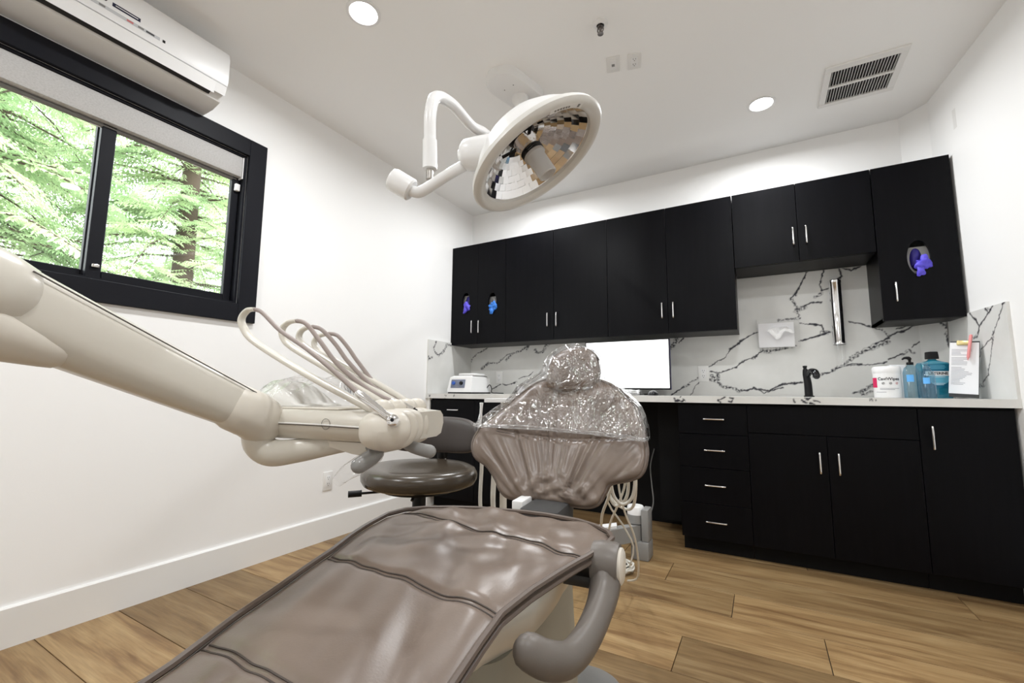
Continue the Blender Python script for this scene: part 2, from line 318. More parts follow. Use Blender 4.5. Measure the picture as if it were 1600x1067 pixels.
# ------------------------------------------------------------------ outside
struct(MB().box((-14, -12, -.5), (-.6, 16, -.4)).obj('ground', 'ground', smooth=0), 'ground outside the window')
def conifer(x, y, h, seed, label, n, zmin):
    rnd = random.Random(seed); t = thing('conifer_tree', label, 'tree', (x, y, -.4), 'conifers outside the window')
    MB().tube([(x, y, -.4), (x + .1, y - .05, h * .5), (x, y, h)], [.17, .11, .02], 9).obj('trunk', 'bark', t)
    br = MB(); lf = MB(); vs = []; fs = []
    for i in range(n):
        z = zmin + (h - zmin) * rnd.random(); a = rnd.random() * 2 * math.pi; L = (1 - (z - zmin) / (h - zmin) * .62) * rnd.uniform(1.3, 2.3)
        d = V((math.cos(a), math.sin(a), 0)); p0 = V((x, y, z)); droop = rnd.uniform(.1, .7)
        pts = [p0 + d * (L * q) + V((0, 0, .14 * q * L - droop * q * q * L)) for q in (0, .33, .66, 1)]
        br.tube(pts, [.02, .004], 4, cap=False)
        path = cr(pts, 7)
        for j, q in enumerate(path[3:]):
            tdir = (path[min(j + 4, len(path) - 1)] - path[j + 2]).normalized()
            for sd in (-1, 1):
                side = tdir.cross(V((0, 0, 1))).normalized() * sd
                sl = rnd.uniform(.22, .42) * (1.1 - .5 * j / len(path))
                tw = (side * .8 + tdir * .6 + V((0, 0, rnd.uniform(-.45, .05)))).normalized()
                nrm = V((rnd.uniform(-.5, .5), rnd.uniform(-.5, .5), 1)).normalized()
                for k in range(6):
                    c = q + tw * (sl * k / 6)
                    for s2 in (-1, 1):
                        ld = (tw * .75 + tw.cross(nrm) * s2 * .8).normalized(); ll = .075 * (1 - .09 * k) * rnd.uniform(.7, 1.3); wv = ld.cross(nrm) * .013
                        e = c + ld * ll + V((0, 0, -.02)); b_ = len(vs); vs += [c, c + ld * ll * .5 + wv, e, c + ld * ll * .5 - wv]; fs.append((b_, b_ + 1, b_ + 2, b_ + 3))
    bo = br.obj('branches', 'bark', t); bo['kind'] = 'stuff'
    me = bpy.data.meshes.new('foliage'); me.from_pydata(vs, [], fs); me.materials.append(M['leaf']); o = bpy.data.objects.new('foliage', me); col.objects.link(o); par(o, t); o['kind'] = 'stuff'
conifer(-4.3, 1.05, 7.4, 3, 'tall conifer seen through the sash next to the delivery arm', 210, .6)
conifer(-4.6, 3.35, 7.9, 5, 'tall conifer with bare trunk showing, seen through the sliding sash', 210, .6)
conifer(-7.0, 5.6, 9.0, 8, 'pale conifer standing farther off behind the two nearer conifers', 130, 1.2)
conifer(-7.2, 1.9, 9.0, 11, 'far conifer glimpsed between the two nearer conifers', 130, 1.2)
# ------------------------------------------------------------------ marble slabs
def vein_val(px, pz, veins):
    n1 = noise.noise(V((px * 22, pz * 22, 3.3))); n2 = noise.noise(V((px * 22, pz * 22, 9.1))); n3 = noise.noise(V((px * 70, pz * 70, 5)))
    qx = px + .006 * n1 + .0055 * n3; qz = pz + .006 * n2 + .005 * noise.noise(V((px * 70, pz * 70, 15))); best = 0
    for w_, pts, bb in veins:
        if qx < bb[0] or qx > bb[1] or qz < bb[2] or qz > bb[3]: continue
        for (ax_, az), (bx_, bz) in zip(pts, pts[1:]):
            dx, dz = bx_ - ax_, bz - az; t = max(0, min(1, ((qx - ax_) * dx + (qz - az) * dz) / (dx * dx + dz * dz + 1e-12)))
            d = math.hypot(qx - ax_ - dx * t, qz - az - dz * t); hw = w_ * (.85 if w_ < .009 else 1.0) * (.75 + .5 * noise.noise(V((px * 30, pz * 30, 21))))
            q = 1 - (d - hw * .45) / (hw * .75 + .0012); q = max(0, min(1, q))
            if w_ > .009: q *= max(.0, min(1, .66 + 1.5 * noise.noise(V((px * 95, pz * 95, 30)))))
            best = max(best, q)
    return best
def slab(name, p0, e1, L, z0, z1, nrm, th, veins, label, step=.0042):
    p0 = V(p0); e1 = V(e1).normalized(); nrm = V(nrm).normalized()
    vv = [(w_, pts, (min(p[0] for p in pts) - .03, max(p[0] for p in pts) + .03, min(p[1] for p in pts) - .03, max(p[1] for p in pts) + .03)) for w_, pts in veins]
    nu = max(2, int(L / step)); nv = max(2, int((z1 - z0) / step)); vs = []; at = []
    for j in range(nv + 1):
        for i in range(nu + 1):
            a = L * i / nu; z = z0 + (z1 - z0) * j / nv; vs.append(p0 + e1 * a + V((0, 0, z)) + nrm * th); at.append(vein_val(a, z, vv))
    fs = [(j * (nu + 1) + i, j * (nu + 1) + i + 1, (j + 1) * (nu + 1) + i + 1, (j + 1) * (nu + 1) + i) for j in range(nv) for i in range(nu)]
    o_ = len(vs); bk = [p0 + V((0, 0, z0)), p0 + e1 * L + V((0, 0, z0)), p0 + e1 * L + V((0, 0, z1)), p0 + V((0, 0, z1))]; vs += bk; at += [0] * 4
    fr = [0, nu, nv * (nu + 1) + nu, nv * (nu + 1)]; ed = [list(range(0, nu + 1)), [j * (nu + 1) + nu for j in range(nv + 1)], [nv * (nu + 1) + i for i in range(nu, -1, -1)], [j * (nu + 1) for j in range(nv, -1, -1)]]
    fs.append((o_ + 3, o_ + 2, o_ + 1, o_))
    for k, e in enumerate(ed): fs.append(tuple(e[::-1]) + (o_ + k, o_ + (k + 1) % 4))
    me = bpy.data.meshes.new(name); me.from_pydata([tuple(p) for p in vs], [], fs); me.materials.append(M['marble'])
    A = me.attributes.new('vein', 'FLOAT', 'POINT'); A.data.foreach_set('value', at)
    o = bpy.data.objects.new(name, me); col.objects.link(o); return tag(o, label, 'backsplash')
V_BACK=[(0.0098,[(0.018,1.222),(0.043,1.262),(0.095,1.296),(0.181,1.333),(0.223,1.364)]),(0.0168,[(0.137,1.147),(0.209,1.199)]),(0.0095,[(0.209,1.199),(0.317,1.2),(0.422,1.27),(0.557,1.3),(0.634,1.345)]),(0.014,[(0.407,1.225),(0.47,1.276)]),(0.0182,[(0.611,1.315),(0.634,1.345)]),(0.018,[(0.703,1.301),(0.718,1.284),(0.77,1.28),(0.796,1.301),(0.803,1.334),(0.858,1.362)]),(0.0071,[(0.254,0.954),(0.295,0.975),(0.36,1.006),(0.409,0.992),(0.504,1.016)]),(0.0138,[(0.488,1.013),(0.52,1.02)]),(0.0046,[(0.535,1.05),(0.643,1.076),(0.68,1.109)]),(0.0231,[(1.85,1.277),(1.883,1.308),(1.905,1.362)]),(0.0076,[(1.914,1.312),(1.946,1.349),(1.956,1.37)]),(0.0057,[(1.844,0.913),(1.891,0.951),(1.932,0.975)]),(0.0113,[(1.932,0.975),(1.958,0.983)]),(0.0094,[(1.958,0.983),(1.979,1.01),(2.034,1.041)]),(0.0037,[(1.975,0.915),(2.017,0.983),(2.043,1.009)]),(0.0046,[(2.115,1.124),(2.216,1.183),(2.256,1.244)]),(0.009,[(2.256,1.244),(2.313,1.287),(2.336,1.309)]),(0.0063,[(2.336,1.309),(2.414,1.351),(2.454,1.366)]),(0.0064,[(2.118,1.087),(2.174,1.078),(2.231,1.095),(2.287,1.115),(2.334,1.159),(2.397,1.183),(2.447,1.216)]),(0.0124,[(2.388,1.178),(2.402,1.187)]),(0.0147,[(2.116,1.03),(2.153,1.024),(2.198,0.983),(2.253,0.968),(2.297,0.951),(2.315,0.953)]),(0.0089,[(2.315,0.953),(2.346,0.951),(2.396,0.973)]),(0.0164,[(2.165,1.076),(2.17,1.029)]),(0.0147,[(2.126,1.056),(2.163,1.035)]),(0.007,[(2.408,1.18),(2.461,1.226)]),(0.0193,[(2.452,1.221),(2.502,1.224)]),(0.0104,[(2.502,1.224),(2.559,1.231),(2.654,1.251)]),(0.0085,[(2.672,1.282),(2.765,1.31),(2.833,1.333)]),(0.015,[(2.796,1.335),(2.833,1.333)]),(0.0083,[(2.811,1.339),(2.799,1.381),(2.739,1.394)]),(0.0034,[(2.678,1.403),(2.739,1.391)]),(0.0077,[(2.746,1.764),(2.714,1.692),(2.675,1.621),(2.641,1.575)]),(0.0155,[(2.637,1.572),(2.662,1.593)]),(0.012,[(2.648,1.566),(2.669,1.517),(2.681,1.44)]),(0.0273,[(2.676,1.493),(2.7,1.505)]),(0.0085,[(2.696,1.514),(2.748,1.533),(2.808,1.537)]),(0.0104,[(2.561,1.431),(2.665,1.437)]),(0.0059,[(2.837,1.757),(2.804,1.653),(2.816,1.61)]),(0.0152,[(2.773,1.571),(2.808,1.592)]),(0.005,[(2.816,1.61),(2.851,1.62)]),(0.0083,[(2.918,1.76),(2.925,1.694),(2.906,1.678)]),(0.0082,[(2.939,1.748),(2.981,1.724),(3.032,1.753)]),(0.0088,[(2.398,0.965),(2.479,0.951),(2.562,0.998),(2.633,1.002),(2.671,1.007)]),(0.0135,[(2.617,1.001),(2.641,1.005)]),(0.0133,[(2.734,1.043),(2.787,1.06)]),(0.0099,[(2.787,1.064),(2.824,1.073),(2.899,1.12),(2.973,1.171)]),(0.0065,[(2.862,1.094),(2.942,1.123),(2.99,1.122)]),(0.016,[(2.974,1.188),(3.041,1.212)]),(0.0053,[(2.398,0.975),(2.446,0.937),(2.496,0.951),(2.561,0.975)]),(0.0065,[(2.945,1.395),(2.956,1.391),(3.047,1.36)]),(0.0096,[(3.047,1.36),(3.103,1.336),(3.134,1.291),(3.134,1.254)]),(0.0156,[(3.134,1.254),(3.064,1.23),(2.976,1.189)]),(0.0078,[(3.133,1.28),(3.07,1.243)]),(0.0096,[(2.976,1.189),(2.942,1.166)]),(0.0078,[(3.141,1.29),(3.184,1.311),(3.23,1.328),(3.272,1.358)]),(0.0139,[(3.217,1.349),(3.267,1.355)]),(0.0062,[(3.175,1.332),(3.216,1.342)]),(0.004,[(2.938,1.115),(3.046,1.116),(3.104,1.127)]),(0.0078,[(3.099,1.125),(3.115,1.131)]),(0.0062,[(3.123,1.144),(3.19,1.181)]),(0.0123,[(3.184,1.178),(3.2,1.181)]),(0.0092,[(3.2,1.181),(3.226,1.2),(3.24,1.183)]),(0.0061,[(3.237,1.216),(3.274,1.247)]),(0.008,[(2.943,0.938),(2.96,0.945)]),(0.0159,[(2.976,0.945),(3.01,0.975),(3.045,0.99)]),(0.0095,[(2.986,0.929),(3.029,0.949)])]
V_CHAM=[(0.0117,[(0.118,1.346),(0.141,1.318),(0.158,1.272)]),(0.0145,[(0.145,1.364),(0.163,1.296)]),(0.0173,[(0.143,1.28),(0.169,1.283)]),(0.0072,[(0.145,1.271),(0.142,1.212),(0.16,1.185)])]
V_RIGHT=[(0.008,[(0.213,1.357),(0.263,1.318),(0.283,1.276),(0.268,1.245)]),(0.0116,[(0.281,1.265),(0.257,1.235),(0.196,1.221)]),(0.0061,[(0.414,1.36),(0.365,1.329),(0.293,1.28)]),(0.0175,[(0.353,1.358),(0.376,1.343)]),(0.0035,[(0.499,1.363),(0.452,1.304),(0.397,1.229)]),(0.0083,[(0.485,1.355),(0.499,1.363)]),(0.0098,[(0.394,1.234),(0.377,1.189)]),(0.0031,[(0.377,1.189),(0.342,1.097),(0.321,1.056)]),(0.0075,[(0.318,1.061),(0.316,1.029)]),(0.005,[(0.316,1.029),(0.266,0.998)]),(0.014,[(0.264,0.985),(0.187,0.972)]),(0.0043,[(0.377,1.21),(0.279,1.161),(0.264,1.129),(0.225,1.121)])]
V_LEFT=[(0.0109,[(0.538,1.362),(0.571,1.298),(0.548,1.263),(0.503,1.24)]),(0.0154,[(0.503,1.24),(0.437,1.277),(0.394,1.348)]),(0.0113,[(0.394,1.348),(0.331,1.344)]),(0.0129,[(0.589,1.218),(0.65,1.191)]),(0.0064,[(0.631,1.229),(0.67,1.172)])]
CY = 3.224; CT = .914; CB = .875
slab('backsplash', (0.013, D - .001, 0), (1, 0, 0), 3.28 - .013, CT, 1.748, (0, -1, 0), .012, [(w_, [(a - .013, b) for a, b in p]) for w_, p in V_BACK], 'white quartz backsplash with black veins along the long back wall')
c0 = V((3.283, 3.861, 0)); c1 = V((3.39, 3.745, 0)); cd = (c1 - c0).normalized()
slab('backsplash', c0, cd, (c1 - c0).length - .012, CT, 1.36, (-.73, -.68, 0), .011, V_CHAM, 'narrow veined quartz strip on the angled corner behind the mouthwash')
r1 = V((rx(CY), CY, 0)); rd = (r1 - c1).normalized()
slab('backsplash', c1 + rd * .012, rd, (r1 - c1).length - .012, CT, 1.362, V((rd.y, -rd.x, 0)), .012, V_RIGHT, 'veined quartz side splash behind the clipboard')
slab('backsplash', (0.0, D - .0, 0), (0, -1, 0), D - CY, CT, 1.367, (1, 0, 0), .012, V_LEFT, 'short veined quartz side splash beside the centrifuge')
# countertop: polygon slab with fine front edge
ct = MB().prism([(.0, CY), (rx(CY), CY), (3.39, 3.745), (3.28, D), (0, D)], 'z', CB, CT - .0004).obj('countertop', 'marble', smooth=0)
tag(ct, 'long white quartz countertop over the black base cabinets', 'countertop')
edge_v = []
for i, x in enumerate((.039, .211, .282, 1.99, 2.244, 2.633, 2.926)):
    r_ = random.Random(i); big = i in (3, 4, 5)
    for k in range(7 if big else 3): a = x + r_.uniform(-.045, .045) * (1 if big else .35); z = r_.uniform(.88, .91); edge_v.append((.006 if big else .003, [(a, z), (a + r_.uniform(-.02, .03) * (1 if big else .4), z + r_.uniform(-.012, .016))]))
ef = slab('edge_face', (0.0, CY, 0), (1, 0, 0), rx(CY), CB, CT, (0, -1, 0), .003, edge_v, '', .004); del ef['label']; del ef['category']; par(ef, ct)
# ================================================================== CABINETS
def pull(parent, x, y, z, L, vert=True):
    m = MB(); h = L / 2; d = .028
    ends = [(x, y, z - h), (x, y, z + h)] if vert else [(x - h, y, z), (x + h, y, z)]
    dd = V((0, -d, 0)); a, b = V(ends[0]), V(ends[1]); t = (b - a).normalized()
    m.tube(cr([a, a + dd * .8, a + dd + t * .008, b + dd - t * .008, b + dd * .8, b], 4), .0048, 8)
    return m.obj('handle', 'chrome', parent, label='chrome bar pull')
def panel(name, parent, x0, x1, z0, z1, y0, y1, hole=None, m='blackwood'):
    g = .0013; x0 += g; x1 -= g; z0 += g; z1 -= g
    if not hole: return MB().box((x0, y0, z0), (x1, y1, z1), .0012, 1).obj(name, m, parent, smooth=0)
    cx, cz, ra, rb = hole; n = 48; inn = circ(cx, cz, ra, rb, n); out = []
    for i in range(n):
        a = 2 * math.pi * i / n; dx, dz = math.cos(a), math.sin(a)
        t = min(((x1 - cx) / dx if dx > 1e-6 else 1e9), ((x0 - cx) / dx if dx < -1e-6 else 1e9), ((z1 - cz) / dz if dz > 1e-6 else 1e9), ((z0 - cz) / dz if dz < -1e-6 else 1e9))
        out.append([cx + dx * t, cz + dz * t])
    for X_, Z_ in ((x0, z0), (x0, z1), (x1, z0), (x1, z1)):
        k = min(range(n), key=lambda i: (out[i][0] - X_) ** 2 + (out[i][1] - Z_) ** 2); out[k] = [X_, Z_]
    mb = MB(); R = [[(a, y0, b) for a, b in inn], [(a, y0, b) for a, b in out], [(a, y1, b) for a, b in out], [(a, y1, b) for a, b in inn], [(a, y0, b) for a, b in inn]]
    return mb.rings(R, cap=False).obj(name, m, parent, smooth=25)
UY = 3.54; UB = D - .0145
def upper(label, x0, x1, z0, z1, doors, chamfer=False, side=0):
    t = thing('upper_cabinet', label, 'cabinet', ((x0 + x1) / 2, 3.7, z0)); b = MB(); th = .016; yf = UY + .0195; e = .0012
    if chamfer:
        b.prism([(x0 + e, yf), (x0 + e + th, yf), (x0 + e + th, UB), (x0 + e, UB)], 'z', z0, z1)
        xr = x1 - .006; P = [(x0 + e, yf), (xr, yf), (xr - .012, 3.715), (3.265, UB - .002), (x0 + e, UB)]
        b.prism(P, 'z', z0, z0 + th); b.prism(P, 'z', z1 - th, z1)
        b.prism([(xr - th, yf), (xr, yf), (xr - .012, 3.715), (xr - .03, 3.715)], 'z', z0 + th, z1 - th)
        b.prism([(x0 + th, UB - th), (3.25, UB - th), (3.265, UB - .002), (x0 + th, UB)], 'z', z0 + th, z1 - th)
    else:
        for lo, hi in (((x0 + e, yf, z0), (x0 + e + th, UB, z1)), ((x1 - e - th, yf, z0), (x1 - e, UB, z1)), ((x0 + th, yf, z0), (x1 - th, UB, z0 + th)), ((x0 + th, yf, z1 - th), (x1 - th, UB, z1)), ((x0 + th, UB - .008, z0 + th), (x1 - th, UB, z1 - th))): b.box(lo, hi)
    b.obj('carcass', 'blackwood', t, smooth=0)
    for a, c, hx, hz, hole in doors:
        d = panel('door', t, a, c, z0, z1, UY, UY + .018, hole); pull(d, hx, UY, hz, .1)
    return t
Z0, Z1 = 1.345, 2.251
upper('narrow black upper cabinet with two oval glove cutouts, against the window wall', .002, .576, Z0, Z1, [(.002, .29, .245, 1.497, (.162, 1.735, .040, .080)), (.29, .576, .318, 1.494, (.441, 1.70, .042, .088))])
upper('black two-door upper cabinet above the chair headrest', .576, 1.462, Z0, Z1, [(.576, 1.02, .976, 1.506, None), (1.02, 1.462, 1.053, 1.504, None)])
upper('black two-door upper cabinet above the monitor', 1.462, 2.320, Z0, Z1, [(1.462, 1.893, 1.857, 1.504, None), (1.893, 2.320, 1.931, 1.502, None)])
upper('short black two-door upper cabinet over the faucet and tissue holder', 2.3215, 3.053, 1.75, Z1, [(2.3215, 2.68, 2.653, 1.906, None), (2.68, 3.053, 2.721, 1.906, None)])
upper('black single-door upper cabinet with an oval glove cutout beside the angled corner', 3.055, 3.399, Z0, Z1, [(3.055, 3.399, 3.118, 1.503, (3.232, 1.69, .050, .098))], True)
# glove boxes and gloves behind the cutouts
def glove_box(x, z, label, glab, gm, gm2, w_=.11, drop=.05, tail=True):
    yb = UY + .040
    t = thing('glove_box', label, 'box', (x, yb + .05, z - .12))
    fr_ = panel('front', t, x - w_, x + w_, z - .12, z + .062, yb, yb + .003, (x - .004, z - .012, .027, .066), 'carton')
    b = MB()
    for lo, hi in (((x - w_, yb + .003, z - .119), (x - w_ + .003, yb + .09, z + .061)), ((x + w_ - .003, yb + .003, z - .119), (x + w_, yb + .09, z + .061)), ((x - w_, yb + .003, z - .12), (x + w_, yb + .09, z - .117)), ((x - w_, yb + .003, z + .059), (x + w_, yb + .09, z + .062)), ((x - w_, yb + .087, z - .12), (x + w_, yb + .09, z + .062))): b.box(lo, hi)
    b.obj('carton_body', 'carton', t, smooth=0)
    def crumple(c, r, s, sc=30, am=.35):
        q = MB().ball(c, r, 26, 18); c = V(c)
        q.v = [tuple(c + (V(p) - c) * (1 + am * noise.noise(V(p) * sc + V((s, 0, 0))) + .2 * noise.noise(V(p) * sc * 2.3))) for p in q.v]; return q
    o = crumple((x - .004, yb + .010, z - .002), (.0245, .020, .060), x * 9, 20, .12).obj('folded_gloves', gm2, t, smooth=60)
    if tail:
        g = crumple((x + .012, yb - .040, z - drop), (.034, .018, .040), 5 + x, 44, .75)
        g2 = crumple((x + .000, yb - .052, z - drop - .040), (.019, .011, .030), 15 + x, 50, .75); g.v += g2.v; off = len(g.v) - len(g2.v); g.f += [tuple(i + off for i in q) for q in g2.f]
        cuff = MB().tube([(x, yb + .012, z - .03), (x + .004, yb - .012, z - .035), (x + .010, yb - .036, z - drop + .01)], [.012, .016, .02], 10); off = len(g.v); g.v += cuff.v; g.f += [tuple(i + off for i in q) for q in cuff.f]
        tag(g.obj('glove', gm, None, smooth=70), glab, 'glove')
glove_box(3.232, 1.70, 'pale glove box behind the cutout in the single-door cabinet', 'violet nitrile glove hanging out of the single-door cabinet cutout', 'glove', 'glovedark')
glove_box(.163, 1.735, 'glove box behind the cutout nearer the window wall', 'violet glove hanging in the cutout nearer the window wall', 'glove', 'glovedark', .09, .045)
glove_box(.441, 1.70, 'pale glove box with blue gloves behind the narrow cabinet door', 'blue nitrile glove hanging out of the narrow cabinet cutout', 'gloveblue', 'carton', .09, .035)
# base cabinets
BY = 3.25
def base(label, x0, x1, fronts, right=None, xw=None):
    t = thing('base_cabinet', label, 'cabinet', ((x0 + x1) / 2, 3.5, 0)); e = .001; b = MB()
    if right: b.prism([(x0 + e, BY + .02), (rx(BY + .02) - .004, BY + .02), (rx(3.7) - .004, 3.7), (x0 + e, 3.7)], 'z', .10, CB - .001)
    else: b.box((x0 + e, BY + .02, .10), (x1 - e, 3.84, CB - .001))
    b.obj('carcass', 'blackgap', t, smooth=0)
    k = MB()
    if right: k.prism([(x0 + e, 3.325), (rx(3.325) - .02, 3.325), (rx(3.34) - .02, 3.34), (x0 + e, 3.34)], 'z', 0, .10)
    else: k.box((x0 + e, 3.325, 0), (x1 - e, 3.34, .10))
    k.obj('toe_kick', 'blackgap', t, smooth=0)
    for kind, a, c, z0, z1, h in fronts:
        d = panel(kind, t, a, c, z0, z1, BY, BY + .018)
        if h: pull(d, h[0], BY, h[1], .1, h[2])
    return t
zt = CB - .012
base('black base cabinet with a drawer over doors, under the centrifuge', .03, .90, [('drawer', .03, .475, .70, zt, (.277, .785, False)), ('drawer', .475, .90, .70, zt, (.69, .785, False)), ('door', .03, .475, .09, .70, (.43, .61, True)), ('door', .475, .90, .09, .70, (.52, .61, True))])
base('black base cabinet with a stack of four drawers', 1.98, 2.355, [('drawer', 1.98, 2.355, .69, zt, (2.18, .78, False)), ('drawer', 1.98, 2.355, .495, .69, (2.178, .60, False)), ('drawer', 1.98, 2.355, .29, .495, (2.174, .399, False)), ('drawer', 1.98, 2.355, .09, .29, (2.172, .194, False))])
base('black two-door sink base cabinet with a blank panel on top', 2.355, 3.095, [('blank_panel', 2.355, 3.095, .71, zt, None), ('door', 2.355, 2.722, .09, .71, (2.684, .571, True)), ('door', 2.722, 3.095, .09, .71, (2.765, .571, True))])
base('black single-door base cabinet against the side wall', 3.095, 3.44, [('door', 3.095, 3.432, .09, zt, (3.139, .727, True))], True)
struct(MB().box((0, 3.24, 0), (.028, 3.84, CB - .001)).obj('trim_1', 'trim', smooth=0), 'white end panel beside the base cabinet')
kp = MB().box((.905, 3.80, .0), (1.975, 3.84, CB - .002)); tag(kp.obj('back_panel', 'blackgap', smooth=0), 'black panel closing the knee space under the counter', 'panel')
kp = MB().box((1.80, 3.56, .085), (1.977, 3.795, CB - .002)); tag(kp.obj('filler_box', 'blackgap', smooth=0), 'black boxed-in filler at the side of the knee space', 'panel')
# ================================================================== CEILING FIXTURES
def downlight(x, y, label):
    t = thing('downlight', label, 'light', (x, y, H - .004), 'recessed ceiling downlights')
    MB().lathe([(.078, 0), (.078, -.004), (.064, -.006), (.060, -.002), (.060, 0)], 40, (x, y, H)).obj('trim_ring', 'whitepl', t)
    MB().lathe([(.0605, -.0015), (.05, -.0045), (.001, -.0055)], 40, (x, y, H), cap=False).obj('lens', 'lens', t)
    L = bpy.data.lights.new('downlight_lamp', 'AREA'); L.shape = 'DISK'; L.size = .12; L.energy = LAMP_W; L.color = (.965, .985, 1.0); L.spread = math.radians(170)
    o = bpy.data.objects.new('downlight_lamp', L); col.objects.link(o); o.location = (x, y, H - .012); par(o, t)
downlight(.905, 1.643, 'round lit downlight in the ceiling near the air conditioner')
downlight(2.52, 3.275, 'round lit downlight in the ceiling beside the air vent')
downlight(.905, 3.275, 'round lit downlight in the ceiling corner behind the dental lamp')
downlight(2.52, 1.643, 'round lit downlight in the ceiling above the dental chair')
downlight(.905, 0.0, 'added unseen downlight behind the camera on the window side')  # added out of view for more light, continuing the ceiling grid
downlight(2.52, 0.0, 'added unseen downlight behind the camera on the far side of the room')  # second unseen lamp added to help light the room
# sprinkler
t = thing('sprinkler_head', 'small metal fire sprinkler in a white escutcheon on the ceiling', 'sprinkler', (1.85, 2.236, H))
MB().lathe([(.036, 0), (.036, -.003), (.022, -.010), (.018, -.012), (.018, 0)], 28, (1.85, 2.236, H)).obj('escutcheon', 'whitepl', t)
MB().lathe([(.013, -.008), (.013, -.022), (.007, -.024), (.006, -.040), (.004, -.048)], 16, (1.85, 2.236, H)).obj('body', 'dullsteel', t)
for s in (-1, 1): MB().tube(cr([(1.85 + s * .011, 2.236, H - .02), (1.85 + s * .014, 2.236, H - .036), (1.85 + s * .004, 2.236, H - .052)], 4), .003, 6).obj('frame_arm', 'dullsteel', t)
MB().lathe([(.001, -.052), (.014, -.053), (.014, -.055), (.001, -.056)], 18, (1.85, 2.236, H)).obj('deflector', 'dullsteel', t)
# plates
def plate(label, o, r, u, kind, cat='outlet', group=None, w_=.07, h=.115):
    X = facing(o, r, u); t = thing({'duplex': 'wall_outlet', 'jack': 'data_outlet', 'blank': 'wall_plate', 'switch': 'light_switch'}[kind], label, cat, o, group)
    MB(X).box((-w_ / 2, -h / 2, 0), (w_ / 2, h / 2, .006), .003).obj('cover_plate', 'offwhite', t)
    if kind == 'duplex':
        MB(X).box((-.017, -.034, .005), (.017, .034, .008), .001).obj('receptacle', 'whitepl', t)
        for sy in (-.019, .019):
            for sx, hh in ((-.006, .005), (.006, .004)): MB(X).box((sx - .001, sy - hh + .004, .0075), (sx + .001, sy + hh + .004, .0084)).obj('slot', 'slot', t, smooth=0)
            MB(X).lathe([(.0025, .0075), (.0025, .0084)], 10, (0, sy - .008, 0)).obj('slot', 'slot', t)
    elif kind == 'jack':
        MB(X).box((-.017, -.034, .005), (.017, .034, .008), .001).obj('insert', 'whitepl', t); MB(X).box((-.008, -.010, .0075), (.008, .008, .0090)).obj('socket', 'greypl', t, smooth=0)
    else: MB(X).box((-.016, -.033, .005), (.016, .033, .010), .002).obj('rocker', 'whitepl', t)
    return t
plate('white ceiling plate with a data socket near the sprinkler', (1.828, 2.52, H), (.97, .25, 0), (.25, -.97, 0), 'jack')
plate('white ceiling outlet plate with receptacle near the sprinkler', (1.933, 2.552, H), (.97, .25, 0), (.25, -.97, 0), 'duplex')
plate('white outlet on the window wall above the baseboard', (0, 2.30, .36), (0, 1, 0), (0, 0, 1), 'duplex')
plate('white outlet on the veined backsplash beside the monitor', (2.073, D - .0132, 1.073), (1, 0, 0), (0, 0, 1), 'duplex')
plate('white outlet on the veined backsplash beside the centrifuge', (.335, D - .0132, 1.06), (1, 0, 0), (0, 0, 1), 'duplex')
plate('white rocker switch plate high on the side wall above the single-door cabinet', (rx(3.50), 3.50, 2.42), (-.109, .994, 0), (0, 0, 1), 'switch', 'switch')
# fix normal side for the side wall plate: facing() points the plate into the room
# air vent
t = thing('air_vent', 'white ceiling return vent grille with two rows of dark slots', 'vent', (3.0, 3.29, H))
vx0, vx1, vy0, vy1 = 2.822, 3.176, 3.10, 3.482
f = MB(); zz = (H - .012, H)
for lo, hi in (((vx0, vy0), (vx1, vy0 + .045)), ((vx0, vy1 - .035), (vx1, vy1)), ((vx0, vy0 + .045), (vx0 + .032, vy1 - .035)), ((vx1 - .032, vy0 + .045), (vx1, vy1 - .035)), ((vx0 + .032, 3.285), (vx1 - .032, 3.303))): f.box((*lo, zz[0]), (*hi, zz[1]), .002, 1)
f.obj('frame', 'offwhite', t, smooth=0)
MB().box((vx0 + .03, vy0 + .04, H - .002), (vx1 - .03, vy1 - .03, H - .0005)).obj('dark_backing', 'slot', t, smooth=0)
ns = 22; px_ = (vx1 - vx0 - .064) / ns
for (a, b) in ((vy0 + .045, 3.285), (3.303, vy1 - .035)):
    o = MB().prism([(-.0018, 0), (-.0018, .009), (-.0002, .009), (-.0002, 0)], 'y', a, b)
    o.v = [(x, y, z + H - .0115) for x, y, z in o.v]; o = o.obj('slat', 'offwhite', t, smooth=0); o.location.x = vx0 + .032 + px_ * .5
    for i in range(1, ns): inst(o, 'slat', (vx0 + .032 + px_ * (i + .5), 0, 0), t)
# ================================================================== AIR CONDITIONER
ac = thing('air_conditioner', 'white split air conditioner mounted above the window', 'air conditioner', (.0, 1.0, 2.33)); a0, a1 = .56, 1.425
MB().prism([(.001, 2.335), (.09, 2.335), (.155, 2.352), (.185, 2.385), (.198, 2.42), (.198, 2.56), (.188, 2.592), (.165, 2.602), (.001, 2.602)], 'y', a0, a1).obj('body', 'whitepl', ac, smooth=30)
MB().prism([(.199, 2.428), (.208, 2.420), (.214, 2.44), (.214, 2.555), (.204, 2.590), (.185, 2.6055), (.199, 2.56)], 'y', a0 - .002, a1 + .002).obj('front_panel', 'whitepl', ac, smooth=30)
MB().prism([(.188, 2.366), (.196, 2.360), (.212, 2.414), (.203, 2.418)], 'y', a0 + .05, a1 - .05).obj('louver', 'whitepl', ac, smooth=30)
MB().prism([(.170, 2.356), (.188, 2.364), (.184, 2.3835), (.168, 2.362)], 'y', a0 + .06, a1 - .06).obj('air_slot', 'slot', ac, smooth=0)
for y in (a0, a1 - .05): MB().prism([(.184, 2.378), (.196, 2.372), (.212, 2.414), (.200, 2.418)], 'y', y, y + .049).obj('corner_cap', 'whitepl', ac, smooth=30)
